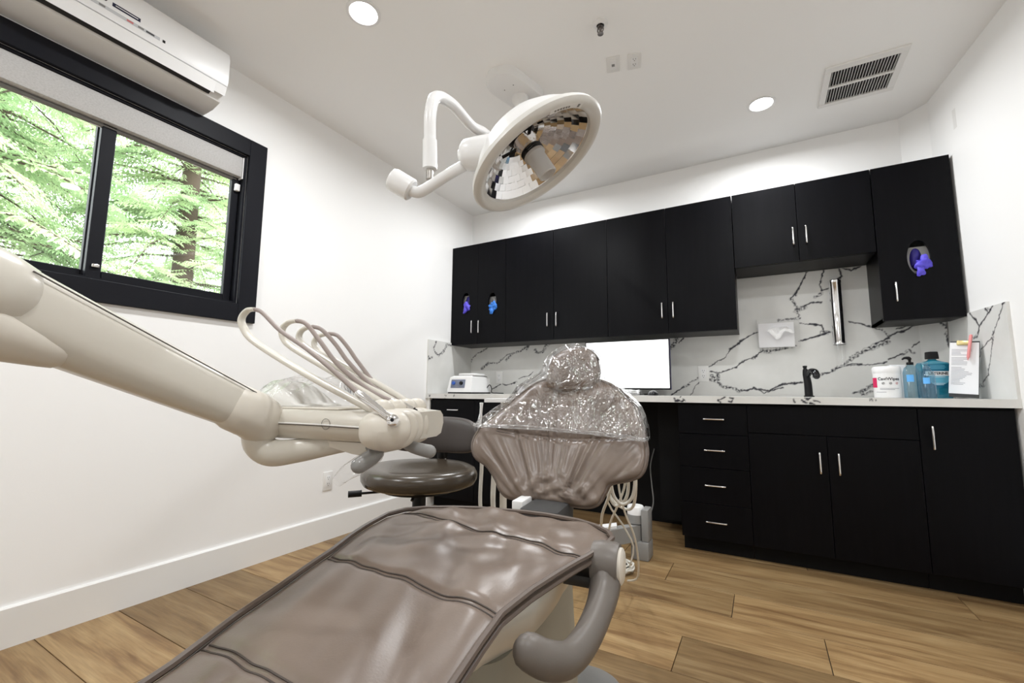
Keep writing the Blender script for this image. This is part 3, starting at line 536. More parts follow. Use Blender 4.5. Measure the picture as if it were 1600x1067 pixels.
MB().box((.2141, .70, 2.448), (.2148, 1.14, 2.462)).obj('label_strip', 'strip', ac, smooth=0)
for y, m_, w_ in ((.905, 'midgrey', .02), (.945, 'midgrey', .02), (1.035, 'red', .022), (1.072, 'midgrey', .02), (1.105, 'darkgrey', .03)): MB().box((.2149, y - w_ / 2, 2.451), (.2153, y + w_ / 2, 2.459)).obj('printed_mark', m_, ac, smooth=0)
MB().box((.2141, 1.150, 2.449), (.2152, 1.160, 2.461)).obj('indicator', 'black', ac, smooth=0)
MB().box((.2141, .975, 2.478), (.2150, 1.068, 2.494)).obj('badge', 'navy', ac, smooth=0)
MB().box((.2151, .985, 2.4845), (.2154, 1.060, 2.488)).obj('badge_lettering', 'whitepl', ac, smooth=0)
MB(facing((.2145, .955, 2.487), (0, 1, 0), (0, 0, 1))).prism([(-.012, -.005), (.0, -.005), (.006, .006), (0, .006)], 'z', 0, .0005).obj('logo_mark', 'darkgrey', ac, smooth=0)
# ================================================================== DENTAL LAMP
LC = V((1.972, 1.309, 1.512)); n_ = V((.4962, .1978, -.8454)).normalized()
ux = V((0, 1, 0)); ux = (ux - n_ * ux.dot(n_)).normalized(); uy = n_.cross(ux)
LX = Matrix((ux, uy, n_)).transposed().to_4x4(); LX.translation = LC; LX = LX @ Matrix.Scale(.925, 4)
dl = thing('dental_lamp', 'white ceiling-mounted dental examination lamp with faceted mirror dish', 'lamp', (1.29, 2.37, H))
mx_, my_ = 1.285, 2.42
def stad(r, L, n=14, cx=0, cy=0): return [(cx + r * math.cos(math.pi * i / n), cy + L + r * math.sin(math.pi * i / n)) for i in range(n + 1)] + [(cx + r * math.cos(math.pi + math.pi * i / n), cy - L + r * math.sin(math.pi + math.pi * i / n)) for i in range(n + 1)]
mo = MB(Matrix.Translation((mx_, my_, 0)) @ Matrix.Rotation(math.radians(-14), 4, 'Z'))
mo.rings([[(a, b, z) for a, b in stad(r, .085)] for r, z in ((.108, H), (.108, H - .03), (.100, H - .046), (.085, H - .050))]); mo.obj('ceiling_mount', 'lampwhite', dl)
for a in (.6, 2.1, 3.9, 5.3): MB().lathe([(.003, H - .0515), (.003, H - .049)], 8, (mx_ + .05 * math.cos(a), my_ + .09 * math.sin(a), 0)).obj('screw', 'darkgrey', dl)
MB().lathe([(.05, H - .05), (.048, H - .075), (.033, H - .10), (.0325, H - .115), (.024, H - .12), (.0235, 2.16), (.03, 2.15), (.03, 2.08), (.001, 2.075)], 24, (mx_ + .01, my_ + .04, 0), cap=False).obj('post', 'lampwhite', dl)
arm = cr([(mx_ + .01, my_ + .04, 2.11), (1.42, 2.1, 2.02), (1.60, 1.66, 1.87), (1.655, 1.47, 1.79), (1.672, 1.34, 1.782), (1.677, 1.262, 1.752), (1.678, 1.240, 1.69), (1.676, 1.243, 1.62), (1.674, 1.248, 1.545)], 7)
MB().tube(arm, .0165, 14).obj('swing_arm', 'lampwhite', dl)
MB().tube([(1.6755, 1.244, 1.615), (1.675, 1.2465, 1.585), (1.674, 1.249, 1.535)], .0195, 16).obj('sleeve', 'lampwhite', dl)
MB().tube([(1.674, 1.249, 1.536), (1.674, 1.249, 1.505)], .010, 12).obj('pivot_pin', 'steel', dl)
hub = V((1.800, 1.262, 1.548))
yk = cr([(1.650, 1.195, 1.462), (1.664, 1.201, 1.452), (1.683, 1.212, 1.455), (1.735, 1.238, 1.493), (1.795, 1.268, 1.535), tuple(hub)], 6)
MB().tube(yk, .0145, 14).obj('yoke_arm', 'lampwhite', dl)
kd = (V((1.633, 1.181, 1.474)) - V((1.66, 1.199, 1.455))).normalized()
MB().lathe([(.001, -.028), (.026, -.028), (.030, -.024), (.030, .028), (.027, .034), (.001, .035)], 26, V((1.638, 1.186, 1.470)), kd, cap=False).obj('counterweight', 'lampwhite', dl)
hd = V((.75, .25, -.1)).normalized()
hx_ = Matrix.Translation(LC) @ LX.to_3x3().to_4x4()
R_ = .199
shell = [(.193, -.010), (.178, -.030), (.150, -.062), (.118, -.090), (.08, -.108), (.04, -.115), (.001, -.117)]
MB(LX).lathe(shell, 56, cap=False).obj('head_shell', 'lampwhite', dl)
MB(LX).lathe([(.194, -.016), (R_, -.010), (R_ + .003, .0), (R_ - .002, .008), (.188, .012), (.176, .010), (.166, .002), (.164, -.008), (.174, -.012), (.194, -.016)], 64, cap=False).obj('rim', 'lamprim', dl)
rim_dir = None
ff = MB(LX); nf = 36; rad = [.165, .149, .133, .117, .101, .085, .069, .053, .037]
rr_ = random.Random(4)
def dish(r): return -.008 - .082 * (1 - (r / .168) ** 2)
for i in range(len(rad) - 1):
    for j in range(nf):
        a = 2 * math.pi * (j + .5 * (i % 2)) / nf; b = a + 2 * math.pi / nf; tl = rr_.uniform(-.0005, .0005); tt = rr_.uniform(-.0005, .0005)
        q = [(rad[i], a, tl), (rad[i], b, tl + tt), (rad[i + 1], b, -tl), (rad[i + 1], a, -tl - tt)]
        ff.add([(r * math.cos(p), r * math.sin(p), dish(r) + z) for r, p, z in q], [(0, 1, 2, 3)])
o = ff.obj('faceted_reflector', 'facet', dl, smooth=0); o['kind'] = 'stuff'
MB(LX).lathe([(.167, -.004), (.165, -.013), (.159, -.018), (.153, -.022)], 56, cap=False).obj('reflector_ring', 'chrome', dl)
MB(LX).lathe([(.042, -.100), (.042, -.085), (.030, -.070), (.001, -.068)], 28, cap=False).obj('lamp_base', 'black', dl)
MB(LX).lathe([(.034, -.07), (.036, -.052), (.028, -.040), (.027, -.034)], 28, cap=False).obj('bulb_collar', 'chrome', dl)
for z in (-.036, -.030, -.024): MB(LX).lathe([(.030, z), (.032, z + .002), (.030, z + .004), (.025, z + .002)], 28, cap=False).obj('cooling_ring', 'black', dl)
MB(LX).lathe([(.030, -.022), (.031, -.012), (.026, -.006), (.0255, .052), (.022, .054), (.0215, -.004), (.022, -.018)], 28, cap=False).obj('bulb_shield', 'frost', dl)
MB(LX).lathe([(.008, -.06), (.008, .02), (.005, .03), (.001, .031)], 14, cap=False).obj('bulb', 'whitepl', dl)
for k, a in enumerate((.3, 2.4, 4.5)): MB(LX).tube([(.032 * math.cos(a), .032 * math.sin(a), -.06), (.075 * math.cos(a), .075 * math.sin(a), dish(.075) + .006)], .005, 6).obj('bracket', 'black', dl)
MB(LX).tube([(-.154, .02, -.005), (-.165, .02, .0), (.0, .02, .0)][:2], .004, 6).obj('clip', 'steel', dl)
# hub where the yoke meets the shell
sd = (hub - LC); 
hb = MB(); hdir = (LC + n_ * -.04 - hub).normalized()
hb.lathe([(.001, -.024), (.030, -.022), (.040, -.010), (.042, .012), (.044, .05), (.046, .075)], 28, hub, hdir, cap=False); hb.obj('hub', 'lampwhite', dl)
hb2 = MB().lathe([(.001, -.032), (.016, -.031), (.020, -.022)], 20, hub, hdir, cap=False).obj('hub_cap', 'lampwhite', dl)

def rim_patch(a0, a1, ra, rb, z, n=10):
    return MB(LX).rings([[(r * math.cos(a0 + (a1 - a0) * i / n), r * math.sin(a0 + (a1 - a0) * i / n), zz) for r, zz in ((ra, z), (ra, z + .0008), (rb, z + .0008), (rb, z))] for i in range(n + 1)])
lp = rim_patch(math.radians(116), math.radians(148), .1755, .1885, .0112).obj('label_plate', 'offwhite', dl)
for k_ in range(6): rim_patch(math.radians(144 - k_ * 2.6), math.radians(142.6 - k_ * 2.6), .179, .1835, .0121, 2).obj('label_mark', 'midgrey', lp)
rim_patch(math.radians(121), math.radians(119), .178, .186, .0121, 2).obj('label_mark', 'midgrey', lp)
# ================================================================== DENTAL CHAIR
CX = Matrix.Translation((1.846, 1.613, 0)) @ Matrix.Rotation(math.radians(6), 4, 'Z')
ch = thing('dental_chair', 'reclining dental chair in taupe leather with grey armrest and cream shell', 'dental chair', (1.86, 1.35, 0))
def interp(tab, x):
    if x <= tab[0][0]: return tab[0][1]
    for (a, b), (c, d) in zip(tab, tab[1:]):
        if x <= c:
            t = (x - a) / (c - a); t = t * t * (3 - 2 * t) if len(tab) > 3 else t; return b + (d - b) * t
    return tab[-1][1]
def lin(tab, x):
    if x <= tab[0][0]: return tab[0][1]
    for (a, b), (c, d) in zip(tab, tab[1:]):
        if x <= c: return b + (d - b) * (x - a) / (c - a)
    return tab[-1][1]
SW = [(-1.32, .13), (-1.25, .165), (-1.0, .182), (-.9, .186), (-.8, .194), (-.72, .198), (-.65, .204), (-.57, .220), (-.5, .241), (-.42, .263), (-.35, .277), (-.30, .272), (-.26, .245), (-.225, .195), (-.195, .13), (-.178, .07), (-.172, .03)]
SZ = [(-1.32, .535), (-1.0, .577), (-.80, .600), (-.62, .618), (-.45, .632), (-.30, .638), (-.20, .636), (-.17, .632)]
SXC = [(-1.32, .0), (-.9, -.02), (-.8, -.034), (-.65, -.048), (-.5, -.042), (-.35, -.026), (-.26, -.002), (-.2, .022), (-.17, .035)]
seams = [(-.374, -.15, -.20), (-.632, -.2, -.14), (-.884, 0, -.13)]
def seam_s(k, l): s0, c, tl = seams[k]; return s0 - c * l * l * .6 + tl * l
def ridge(x): return 1 - abs(2 * (x - math.floor(x + .5)))
def folds(l, s):
    d = 0
    q = l * 9 + 1.2 * noise.noise(V((l * 3, s * 2.2, 1))) + s * 2.4
    d += .010 * noise.noise(V((q * 1.3, s * 1.2, 4)))
    d += .0045 * noise.noise(V((l * 22 + s * 9, s * 5, 8)))
    e = math.exp(-((s + .42) / .13) ** 2); d += e * .012 * noise.noise(V((l * 11 - s * 12, s * 9 + l * 6, 2.5)))
    e = math.exp(-((s + .24) / .10) ** 2); d += e * .011 * noise.noise(V((l * 17 + s * 5, s * 12, 12)))
    return d
def seat_top(l, s):
    w_ = lin(SW, s); u = max(-1, min(1, (l - lin(SXC, s)) / max(w_, .12))); z = lin(SZ, s)
    z += -.014 * (1 - u * u) * (1 if s > -.5 else max(0, 1 - (-.5 - s) * 2)) + .0
    z += folds(l, s) * (1 - abs(u) ** 6)
    for k in range(3): z -= .0075 * math.exp(-((s - seam_s(k, l)) / .011) ** 2)
    return z
def z_seat(l, s):
    w_ = lin(SW, s); u = min(1, abs(l - lin(SXC, s)) / w_); q = max(0, 1 - u ** 2.8) ** .55; return lin(SZ, s) - .03 + .03 * q + (seat_top(l, s) - lin(SZ, s)) * min(1, q * 1.6)
rings = []; ns_ = 240; na = 120
edge = {k: [] for k in (0, 1)}
for i in range(ns_):
    s = -1.32 + (1.148) * i / (ns_ - 1); w_ = lin(SW, s); xc = lin(SXC, s); z0 = lin(SZ, s); ring = []
    endf = min(1, math.sqrt(max(0, (s + 1.335) / .05)) if s < -1.285 else 1, math.sqrt(max(.0, (-.165 - s) / .05)) if s > -.215 else 1)
    hh = .030 * max(.25, endf)
    for j in range(92):
        u = math.cos(math.pi * j / 91); u = .35 * u + .65 * math.sin(math.pi * .5 * u); l = xc + w_ * u; q = max(0, 1 - abs(u) ** 2.8) ** .55
        ring.append((l, s, z0 - .03 + hh * q + (seat_top(l, s) - z0) * min(1, q * 1.6)))
    for j in range(1, 29):
        u = -math.cos(math.pi * j / 29); ring.append((xc + w_ * u, s, z0 - .03 - hh * max(0, 1 - abs(u) ** 2.8) ** .55))
    rings.append(ring)
    edge[0].append((xc + w_ + .001, s, z0 - .018)); edge[1].append((xc - w_ - .001, s, z0 - .018))
MB(CX).rings(rings).obj('seat_cushion', 'leather', ch, smooth=75)
loopp = edge[0][6:-3] + [(p[0], p[1] + .004, p[2]) for p in (edge[0][-1], edge[1][-1])] + edge[1][-4:6:-1]
for dz, r in ((.0, .0058), (-.014, .0058)): MB(CX).tube([(p[0], p[1], p[2] + dz) for p in loopp], r, 7).obj('piping', 'piping', ch)
for k in range(3):
    for off in (-.0052, .0052):
        pts = []
        for i in range(61):
            s0 = seams[k][0]; u = -1 + 2 * i / 60; w_ = lin(SW, s0); l = u * w_ * .98 + lin(SXC, s0); l = max(min(l, lin(SXC, seam_s(k, l)) + .978 * lin(SW, seam_s(k, l))), lin(SXC, seam_s(k, l)) - .978 * lin(SW, seam_s(k, l))); s = seam_s(k, l) + off; pts.append((l, s, z_seat(l, s) + .0008))
        MB(CX).tube(pts, .0015, 5).obj('stitched_seam', 'stitch', ch)
# backrest
OUT = [(-.268, .763), (-.252, .719), (-.207, .688), (-.173, .650), (-.152, .620), (-.118, .601), (-.036, .599), (.048, .598), (.12, .599), (.159, .612), (.176, .640), (.194, .668), (.252, .688), (.285, .709), (.296, .754), (.291, .791), (.284, .822), (.255, .890), (.195, .941), (.133, .970), (.09, .972), (.06, .960), (-.01, .958), (-.04, .968), (-.067, .975), (-.122, .947), (-.221, .845), (-.252, .812)]
def FB(l, z): return .04 + (z - .6) * .52 - 1.0 * l * l
OC = cr([(a, b, 0) for a, b in OUT], 7, True); BC = V((.014, .775, 0))
def bfold(l, z):
    f = math.atan2(l - .02, z - .50); d = .012 * noise.noise(V((f * 13, z * 2.2, 1))) + .005 * noise.noise(V((f * 30, z * 5, 7)))
    kx = math.exp(-((l - .03) / .10) ** 2 - ((z - .63) / .045) ** 2); d += kx * .018 * noise.noise(V((l * 42, z * 30, 3)))
    zs = .782 + 0.5 * (l - .03) ** 2 * .9; d -= .006 * math.exp(-((z - zs) / .008) ** 2)
    return d
def bring(front):
    R = []; ts = [1.0, .995, .985, .97, .95, .925] + [.9 - .02 * k for k in range(44)]
    for t in ts:
        ring = []
        for p in OC:
            q = BC + (p - BC) * t; puff = (1 - t ** 7) ** .5 if t < 1 else 0
            if front: s = FB(q.x, q.y) - .012 - .028 * puff - bfold(q.x, q.y) * min(1, (1 - t) * 9)
            else: s = FB(q.x, q.y) + .012 + .030 * puff
            ring.append((q.x, s, q.y))
        R.append(ring)
    return R
bmb = MB(CX); fr_ = bring(True); bk_ = bring(False); bmb.rings(fr_[::-1] + bk_); br_ = bmb.obj('backrest', 'leather', ch, smooth=75)
for s_ in (-.012, .010):
    MB(CX).tube([(BC.x + (p.x - BC.x) * 1.004, FB(p.x, p.y) + s_, BC.y + (p.y - BC.y) * 1.004) for p in OC + OC[:1]], .0058, 7).obj('piping', 'piping', br_)
for dz in (-.005, .005):
    pts = []
    for i in range(61):
        l = -.225 + .49 * i / 60; z = .782 + .45 * (l - .03) ** 2 + dz; t = .5; pts.append((l, FB(l, z) - .0385 - bfold(l, z) + (.012 if abs(l - .02) > .21 else 0) * ((abs(l - .02) - .21) / .04), z))
    MB(CX).tube(pts, .0012, 5).obj('stitched_seam', 'stitch', br_)
MB(CX).box((-.045, -.10, .47), (.075, .06, .605), .012).obj('back_bracket', 'darkgrey', ch)
MB(CX).box((-.082, -.06, .545), (-.047, .04, .612), .004).obj('bracket_cover', 'whitepl', ch)
MB(CX).tube([(.014, .11, .52), (.014, .315, .92)], .018, 10, flat=2.2).obj('back_spine', 'midgrey', ch)
# headrest
HO = [(-.056, .984), (-.047, .949), (.003, .936), (.094, .941), (.119, .961), (.130, 1.005), (.119, 1.05), (.085, 1.081), (.038, 1.090), (-.009, 1.079), (-.042, 1.049)]
def FH(l, z): return .21 + (z - 1) * .3 - 1.2 * (l - .037) ** 2
HCc = cr([(a, b, 0) for a, b in HO], 5, True); HB_ = V((.037, 1.01, 0))
def hring(front):
    R = []
    for t in (1.0, .985, .95, .89, .80, .68, .54, .38, .2, .04):
        pf = math.sqrt(1 - t ** 4) if t < 1 else 0
        R.append([((HB_ + (p - HB_) * t).x, FH((HB_ + (p - HB_) * t).x, (HB_ + (p - HB_) * t).y) + (-.005 - .032 * pf if front else .010 + .028 * pf), (HB_ + (p - HB_) * t).y) for p in HCc])
    return R
hr = MB(CX).rings(hring(True)[::-1] + hring(False)).obj('headrest', 'leather', ch, smooth=75)
MB(CX).tube([(p.x, FH(p.x, p.y) + .002, p.y) for p in HCc + HCc[:1]], .0045, 7).obj('piping', 'piping', hr)
MB(CX).tube([(.03, .225, .84), (.03, .262, 1.0)], .008, 10, flat=2).obj('headrest_bar', 'steel', ch)
# armrest on the near side, swung down
ap = cr([(.262, -.372, .585), (.262, -.40, .556), (.262, -.45, .538), (.256, -.52, .522), (.244, -.585, .520), (.222, -.625, .534), (.200, -.640, .548)], 7)
ar = MB(CX).tube(ap, [.036, .034, .029, .027, .026, .027, .026], 20, round_end=True, flat=.85).obj('armrest', 'armgrey', ch, label='warm grey armrest swung down')
MB(CX).lathe([(.001, -.03), (.040, -.028), (.043, -.015), (.043, .016), (.040, .024), (.001, .026)], 36, (.262, -.368, .590), (1, 0, 0), cap=False).obj('pivot_barrel', 'armgrey', ar)
MB(CX).lathe([(.034, .024), (.034, .029), (.029, .032), (.001, .0325)], 36, (.262, -.368, .590), (1, 0, 0), cap=False).obj('pivot_cap', 'cream2', ar, label='cream round cap')
MB(CX).box((-.20, -.395, .545), (.235, -.34, .570), .008).obj('arm_crossbar', 'darkgrey', ch)
# cream shell below the seat
sr_ = []
for i in range(40):
    s = -.80 + .65 * i / 39; t = i / 39; e = math.sin(math.pi * min(1, max(0, t))) ** .45; wt = max(.02, min(lin(SW, s) - .016, .215) * (.35 + .65 * e)); dp = .02 + .135 * e * (.55 + .45 * t); zt_ = lin(SZ, s) - .055; ring = []
    for j in range(48):
        a = 2 * math.pi * j / 48; c, q = math.cos(a), math.sin(a)
        ring.append((lin(SXC, s) + wt * math.copysign(abs(c) ** .55, c), s, zt_ + (.005 * q if q > 0 else dp * math.copysign(abs(q) ** .8, q))))
    sr_.append(ring)
MB(CX).rings(sr_).obj('under_shell', 'cream', ch, smooth=60, label='cream moulded shell')
def rrect(wx, y0_, y1_, r, z, n=8):
    o_ = []
    for cx_, cy_, a0_ in ((wx - r, y1_ - r, 0), (-wx + r, y1_ - r, 90), (-wx + r, y0_ + r, 180), (wx - r, y0_ + r, 270)):
        for i in range(n + 1): a = math.radians(a0_ + 90 * i / n); o_.append((cx_ + r * math.cos(a), cy_ + r * math.sin(a), z))
    return o_
MB(CX).rings([rrect(.155, -.70, -.10, .07, .03), rrect(.150, -.69, -.11, .07, .14), rrect(.142, -.66, -.13, .07, .40), rrect(.14, -.64, -.14, .07, .50)]).obj('lift_column', 'olive', ch, label='olive grey lift cover')
MB(CX).rings([rrect(.19, -.80, .26, .10, 0), rrect(.19, -.80, .26, .10, .022), rrect(.175, -.785, .245, .09, .034)]).obj('base_plate', 'midgrey', ch)
# ------------------------------------------------------------------ plastic film over headrest and shoulders
fw = [(.800, -.268, .300), (.83, -.262, .296), (.86, -.232, .285), (.89, -.203, .270), (.92, -.172, .238), (.95, -.150, .205), (.975, -.112, .165), (1.0, -.075, .140), (1.03, -.062, .135), (1.06, -.052, .126), (1.08, -.030, .105), (1.095, .0, .075), (1.102, .025, .05)]
def film_front(l, z):
    a = FB(l, min(z, .975)) - .052; b = FH(l, z) - .050
    t = max(0, min(1, (z - .90) / .07)); t = t * t * (3 - 2 * t); return a * (1 - t) + b * t
FR = []
nz_ = 90; nl = 110
for i in range(nz_):
    z = .800 + .302 * i / (nz_ - 1); a = lin([(p[0], p[1]) for p in fw], z); b = lin([(p[0], p[2]) for p in fw], z); ring = []
    for j in range(nl):
        u = -1 + 2 * j / (nl - 1); l = (a + b) / 2 + (b - a) / 2 * math.sin(u * math.pi / 2); sag = .010 * (.037 - l) * 6 if False else 0
        ed_ = max(0, (abs(u) - .80) / .20); s = film_front(l, z) + .050 * ed_ ** 2
        zj = z - (.010 if i < 30 else 0) * (1 - i / 30) * (l + .27) / .57 * 2.0 + (.014 * (1 - i / 30) if i < 30 else 0)
        cre = abs(noise.noise(V((l * 13, z * 10, 2.2)))) + .45 * abs(noise.noise(V((l * 28 + z * 14, z * 20 - l * 12, 6))))
        s += .018 * (cre - .25)
        ring.append((l, s, zj))
    for j in range(nl - 2, 0, -1):
        u = -1 + 2 * j / (nl - 1); l = (a + b) / 2 + (b - a) / 2 * math.sin(u * math.pi / 2); top = FB(l, z) if z < .93 else FH(l, z)
        ring.append((l, top + .062 + .006 * noise.noise(V((l * 20, z * 20, 9))), ring[j][2]))
    FR.append(ring)
fo = MB(CX).rings(FR + [[(.0375 + (p[0] - .0375) * .15, p[1] * .4 + FR[-1][0][1] * .6, p[2] + .006) for p in FR[-1]]], cap=False)
pf = tag(fo.obj('plastic_cover', 'film', None, smooth=50), 'clear crinkled plastic cover over the headrest and shoulders of the dental chair', 'plastic cover')
hm = MB(CX)
for dz, th_ in ((.0, .0035), (.007, .0022)):
    pts = [(p[0], p[1] - .003, p[2] + dz + .003 * noise.noise(V((p[0] * 25, dz * 90, 1)))) for p in FR[1][:nl]]
    hm.tube(pts, [th_ * (1 + .6 * noise.noise(V((k * .3, dz * 50, 4)))) for k in range(len(pts))], 6)
M['hem'] = filmmat('bunched_film_hem', (.8, .8, .8), .22, .25, 60, .5, .004)
hm.obj('bunched_hem', 'hem', pf)
# ================================================================== DELIVERY UNIT
TX = Matrix(((.98697, -.16092, 0, 1.517), (.16092, .98697, 0, .937), (0, 0, 1, 0), (0, 0, 0, 1)))
du = thing('delivery_unit', 'cream dental delivery arm with instrument tray reaching over the chair', 'delivery unit', (1.60, .46, .3))
MB().tube([(1.588, .475, 1.068), (1.520, .905, .884)], [.056, .0405], 36, se=.78, flat=.86, up=(0, 0, 1)).obj('swing_arm', 'cream', du)
ad_ = V((1.520 - 1.588, .905 - .475, .884 - 1.068)).normalized(); sdv = ad_.cross(V((0, 0, 1))).normalized(); upv = sdv.cross(ad_)
def on_arm(t, au, asd): # point on arm surface: along t, up, side in units of radius
    c = V((1.588, .475, 1.068)).lerp(V((1.520, .905, .884)), t); r = .056 + (.0405 - .056) * t; return c + upv * (r * au) + sdv * (r * asd)
MB().tube([on_arm(.12 + .8 * i / 20, .74, .80) for i in range(21)], .0012, 5).obj('cover_seam', 'creamseam', du)
rb = MB(); c_ = on_arm(.90, .12, .835); rb.tube([c_ + (ad_ * math.cos(a) + upv * math.sin(a)) * .0085 for a in [2 * math.pi * i / 24 for i in range(25)]], .0006, 4); rb.obj('screw_cover', 'creamseam', du)
eb = MB().tube([(1.600, .40, 1.082), (1.592, .455, 1.074), (1.584, .52, 1.054)], [.058, .063, .055], 28, round_end=True).obj('elbow', 'cream', du)
MB().tube([(1.590, .45, 1.030), (1.585, .52, 1.008), (1.580, .582, .986)], [.044, .040, .026], 24, round_end=True, flat=1.15).obj('elbow_cover', 'cream2', du)
MB().lathe([(.004, 0), (.004, .003), (.001, .0032)], 10, V((1.652, .475, 1.078)), (1, .1, 0)).obj('set_screw', 'darkgrey', du)
MB().tube(cr([(1.600, .42, 1.06), (1.602, .40, .85), (1.604, .38, .55), (1.61, .42, .36), (1.66, .60, .32), (1.76, .95, .30)], 8), .04, 16).obj('support_post', 'cream', du)
wr = MB().tube([(1.531, .865, .898), (1.520, .905, .882), (1.513, .928, .868)], [.045, .047, .047], 28, round_end=True, se=.85, flat=.9).obj('wrist_joint', 'cream2', du)
MB().lathe([(.0035, 0), (.0035, .002), (.001, .0022)], 10, V((1.553, .915, .884)), (.9, -.43, 0)).obj('set_screw', 'darkgrey', wr)
MB().tube(cr([(1.508, .925, .858), (1.507, .93, .822), (1.528, .945, .802), (1.575, .972, .806), (1.635, 1.003, .818), (1.68, 1.03, .824)], 7), [.034, .033, .030, .026, .022, .016], 22, flat=.9).obj('curved_neck', 'cream', du)
# tray body
tb = MB(TX); prof = []
for x, dz, ins in ((-.125, -.004, .02), (-.118, 0, .006), (-.10, 0, 0), (.18, -.002, 0), (.27, -.004, .0), (.300, -.006, .004)):
    y0_, y1_ = .0 + ins, .225 - ins; top = .894 + dz; bot = .829 - dz * .3
    prof.append([(x, y0_ + .020, top), (x, y0_ + .007, top - .005), (x, y0_, top - .018), (x, y0_ - .002, .866), (x, y0_ + .001, .852), (x, y0_ + .012, bot + .005), (x, y0_ + .030, bot), (x, y1_ - .03, bot), (x, y1_ - .01, bot + .006), (x, y1_, .86), (x, y1_ - .003, top - .010), (x, y1_ - .015, top)])
tr = tb.rings(prof).obj('tray_body', 'cream', du, smooth=50)
MB(TX).box((-.10, .02, .892), (.17, .21, .8965), .003).obj('tray_mat', 'cream2', tr)
MB(TX).tube([(-.115, -.0025, .866), (.15, -.0025, .8645), (.262, -.0025, .862)], .0016, 6).obj('trim_rib', 'offwhite', tr)
MB(TX).tube([(-.115, -.0018, .8635), (.15, -.0018, .862), (.262, -.0018, .8595)], .0009, 5).obj('seam_line', 'creamseam', tr)
MB(TX).tube([(.16 + .0105 * math.cos(a), -.0028, .866 + .0105 * math.sin(a)) for a in [2 * math.pi * i / 24 for i in range(25)]], .0006, 4).obj('button_ring', 'creamseam', tr)
MB(TX).tube([(.262, .0, .83), (.262, -.0025, .864), (.262, .002, .884), (.262, .02, .8905)], .0006, 4).obj('panel_gap', 'creamseam', tr)
MB(TX).prism([(.08, .829), (.24, .829), (.235, .803), (.20, .806)], 'y', .03, .15).obj('under_bracket', 'cream2', du, smooth=0)
# instrument holder block with five hollows
A_ = V((.305, -.030, .858)); B_ = V((.232, .256, .853)); hv = (B_ - A_).normalized(); hn = hv.cross(V((0, 0, 1))).normalized(); hr_ = []
NH = 84
for i in range(NH):
    t = i / (NH - 1); t = .5 - .5 * math.cos(math.pi * t); e = (1 - abs(2 * t - 1) ** 7) ** .5 if 0 < t < 1 else 0; e = max(e, .004); c = A_.lerp(B_, t); ring = []
    for j in range(56):
        a = 2 * math.pi * j / 56; cc, q = math.cos(a), math.sin(a)
        ox = (.058 - .018 * t) * e * math.copysign(abs(cc) ** .75, cc); oz = .041 * e * math.copysign(abs(q) ** .8, q)
        ox += .012 * (q if q < 0 else 0) * (1 if cc > 0 else 0)
        dent = 0
        for k in range(5):
            tk = .20 + .155 * k; dt = (t - tk) / .048; aa_ = a if a < math.pi else a - 2 * math.pi; da = (aa_ - .05) / .85
            dent += math.exp(-dt * dt - da * da)
        f = 1 - .5 * min(1, dent)
        ring.append(c + hn * ox * f + V((0, 0, oz * (1 - .22 * min(1, dent)))))
    hr_.append(ring)
hb_ = MB(TX).rings(hr_).obj('instrument_holder', 'cream2', du, smooth=70)
for k, y in enumerate((.03, .09, .15, .21)):
    xk = .268 - .012 * k
    kb = MB(TX).ball((xk, y, .896), (.026, .021, .020), 20, 12).obj('whip_base', 'cream2', du)
WH = [[(.250, .03, .892), (.072, .03, .966), (-.084, .03, 1.04), (-.128, .03, 1.078), (-.135, .03, 1.100), (-.118, .03, 1.117), (-.095, .03, 1.118)],
      [(.255, .09, .892), (.123, .09, .957), (-.028, .09, 1.028), (-.066, .09, 1.055), (-.074, .09, 1.078), (-.057, .09, 1.094), (-.030, .09, 1.097)],
      [(.245, .15, .893), (.108, .15, .958), (-.011, .15, 1.017), (-.070, .15, 1.050), (-.083, .15, 1.070), (-.070, .15, 1.087), (-.040, .15, 1.092)],
      [(.235, .21, .893), (.098, .21, .960), (-.022, .21, 1.014), (-.074, .21, 1.036), (-.091, .21, 1.057), (-.081, .21, 1.075), (-.045, .21, 1.082)]]
HS = [[(-.095, .03, 1.118), (-.07, .03, 1.108), (-.009, .027, 1.064), (.083, .013, 1.020), (.168, .0, .973), (.235, -.010, .932), (.250, -.012, .923)],
      [(-.030, .09, 1.097), (.0, .09, 1.088), (.045, .09, 1.045), (.103, .09, .988), (.185, .095, .933), (.248, .10, .908)],
      [(-.040, .15, 1.092), (-.010, .15, 1.083), (.035, .15, 1.045), (.078, .15, 1.000), (.155, .15, .939), (.225, .155, .904)],
      [(-.045, .21, 1.082), (-.015, .21, 1.076), (.020, .21, 1.045), (.057, .21, 1.004), (.128, .205, .939), (.200, .20, .904)]]
for k, wp in enumerate(WH):
    P = cr(wp, 7); MB(TX).tube(P, lerpl([.0105, .0105, .0105, .010, .0085, .008, .0075], len(P)), 14, up=(0, 1, 0), flat=.62, se=.75).obj('whip_arm', 'cream', du, label='cream strap-like whip arm')
hlab = ['slim chrome handpiece with round head on the whip nearest the tray front', 'slim handpiece on the second whip from the tray front', 'slim handpiece on the third whip from the tray front', 'chrome syringe handpiece at the far end of the instrument holder']
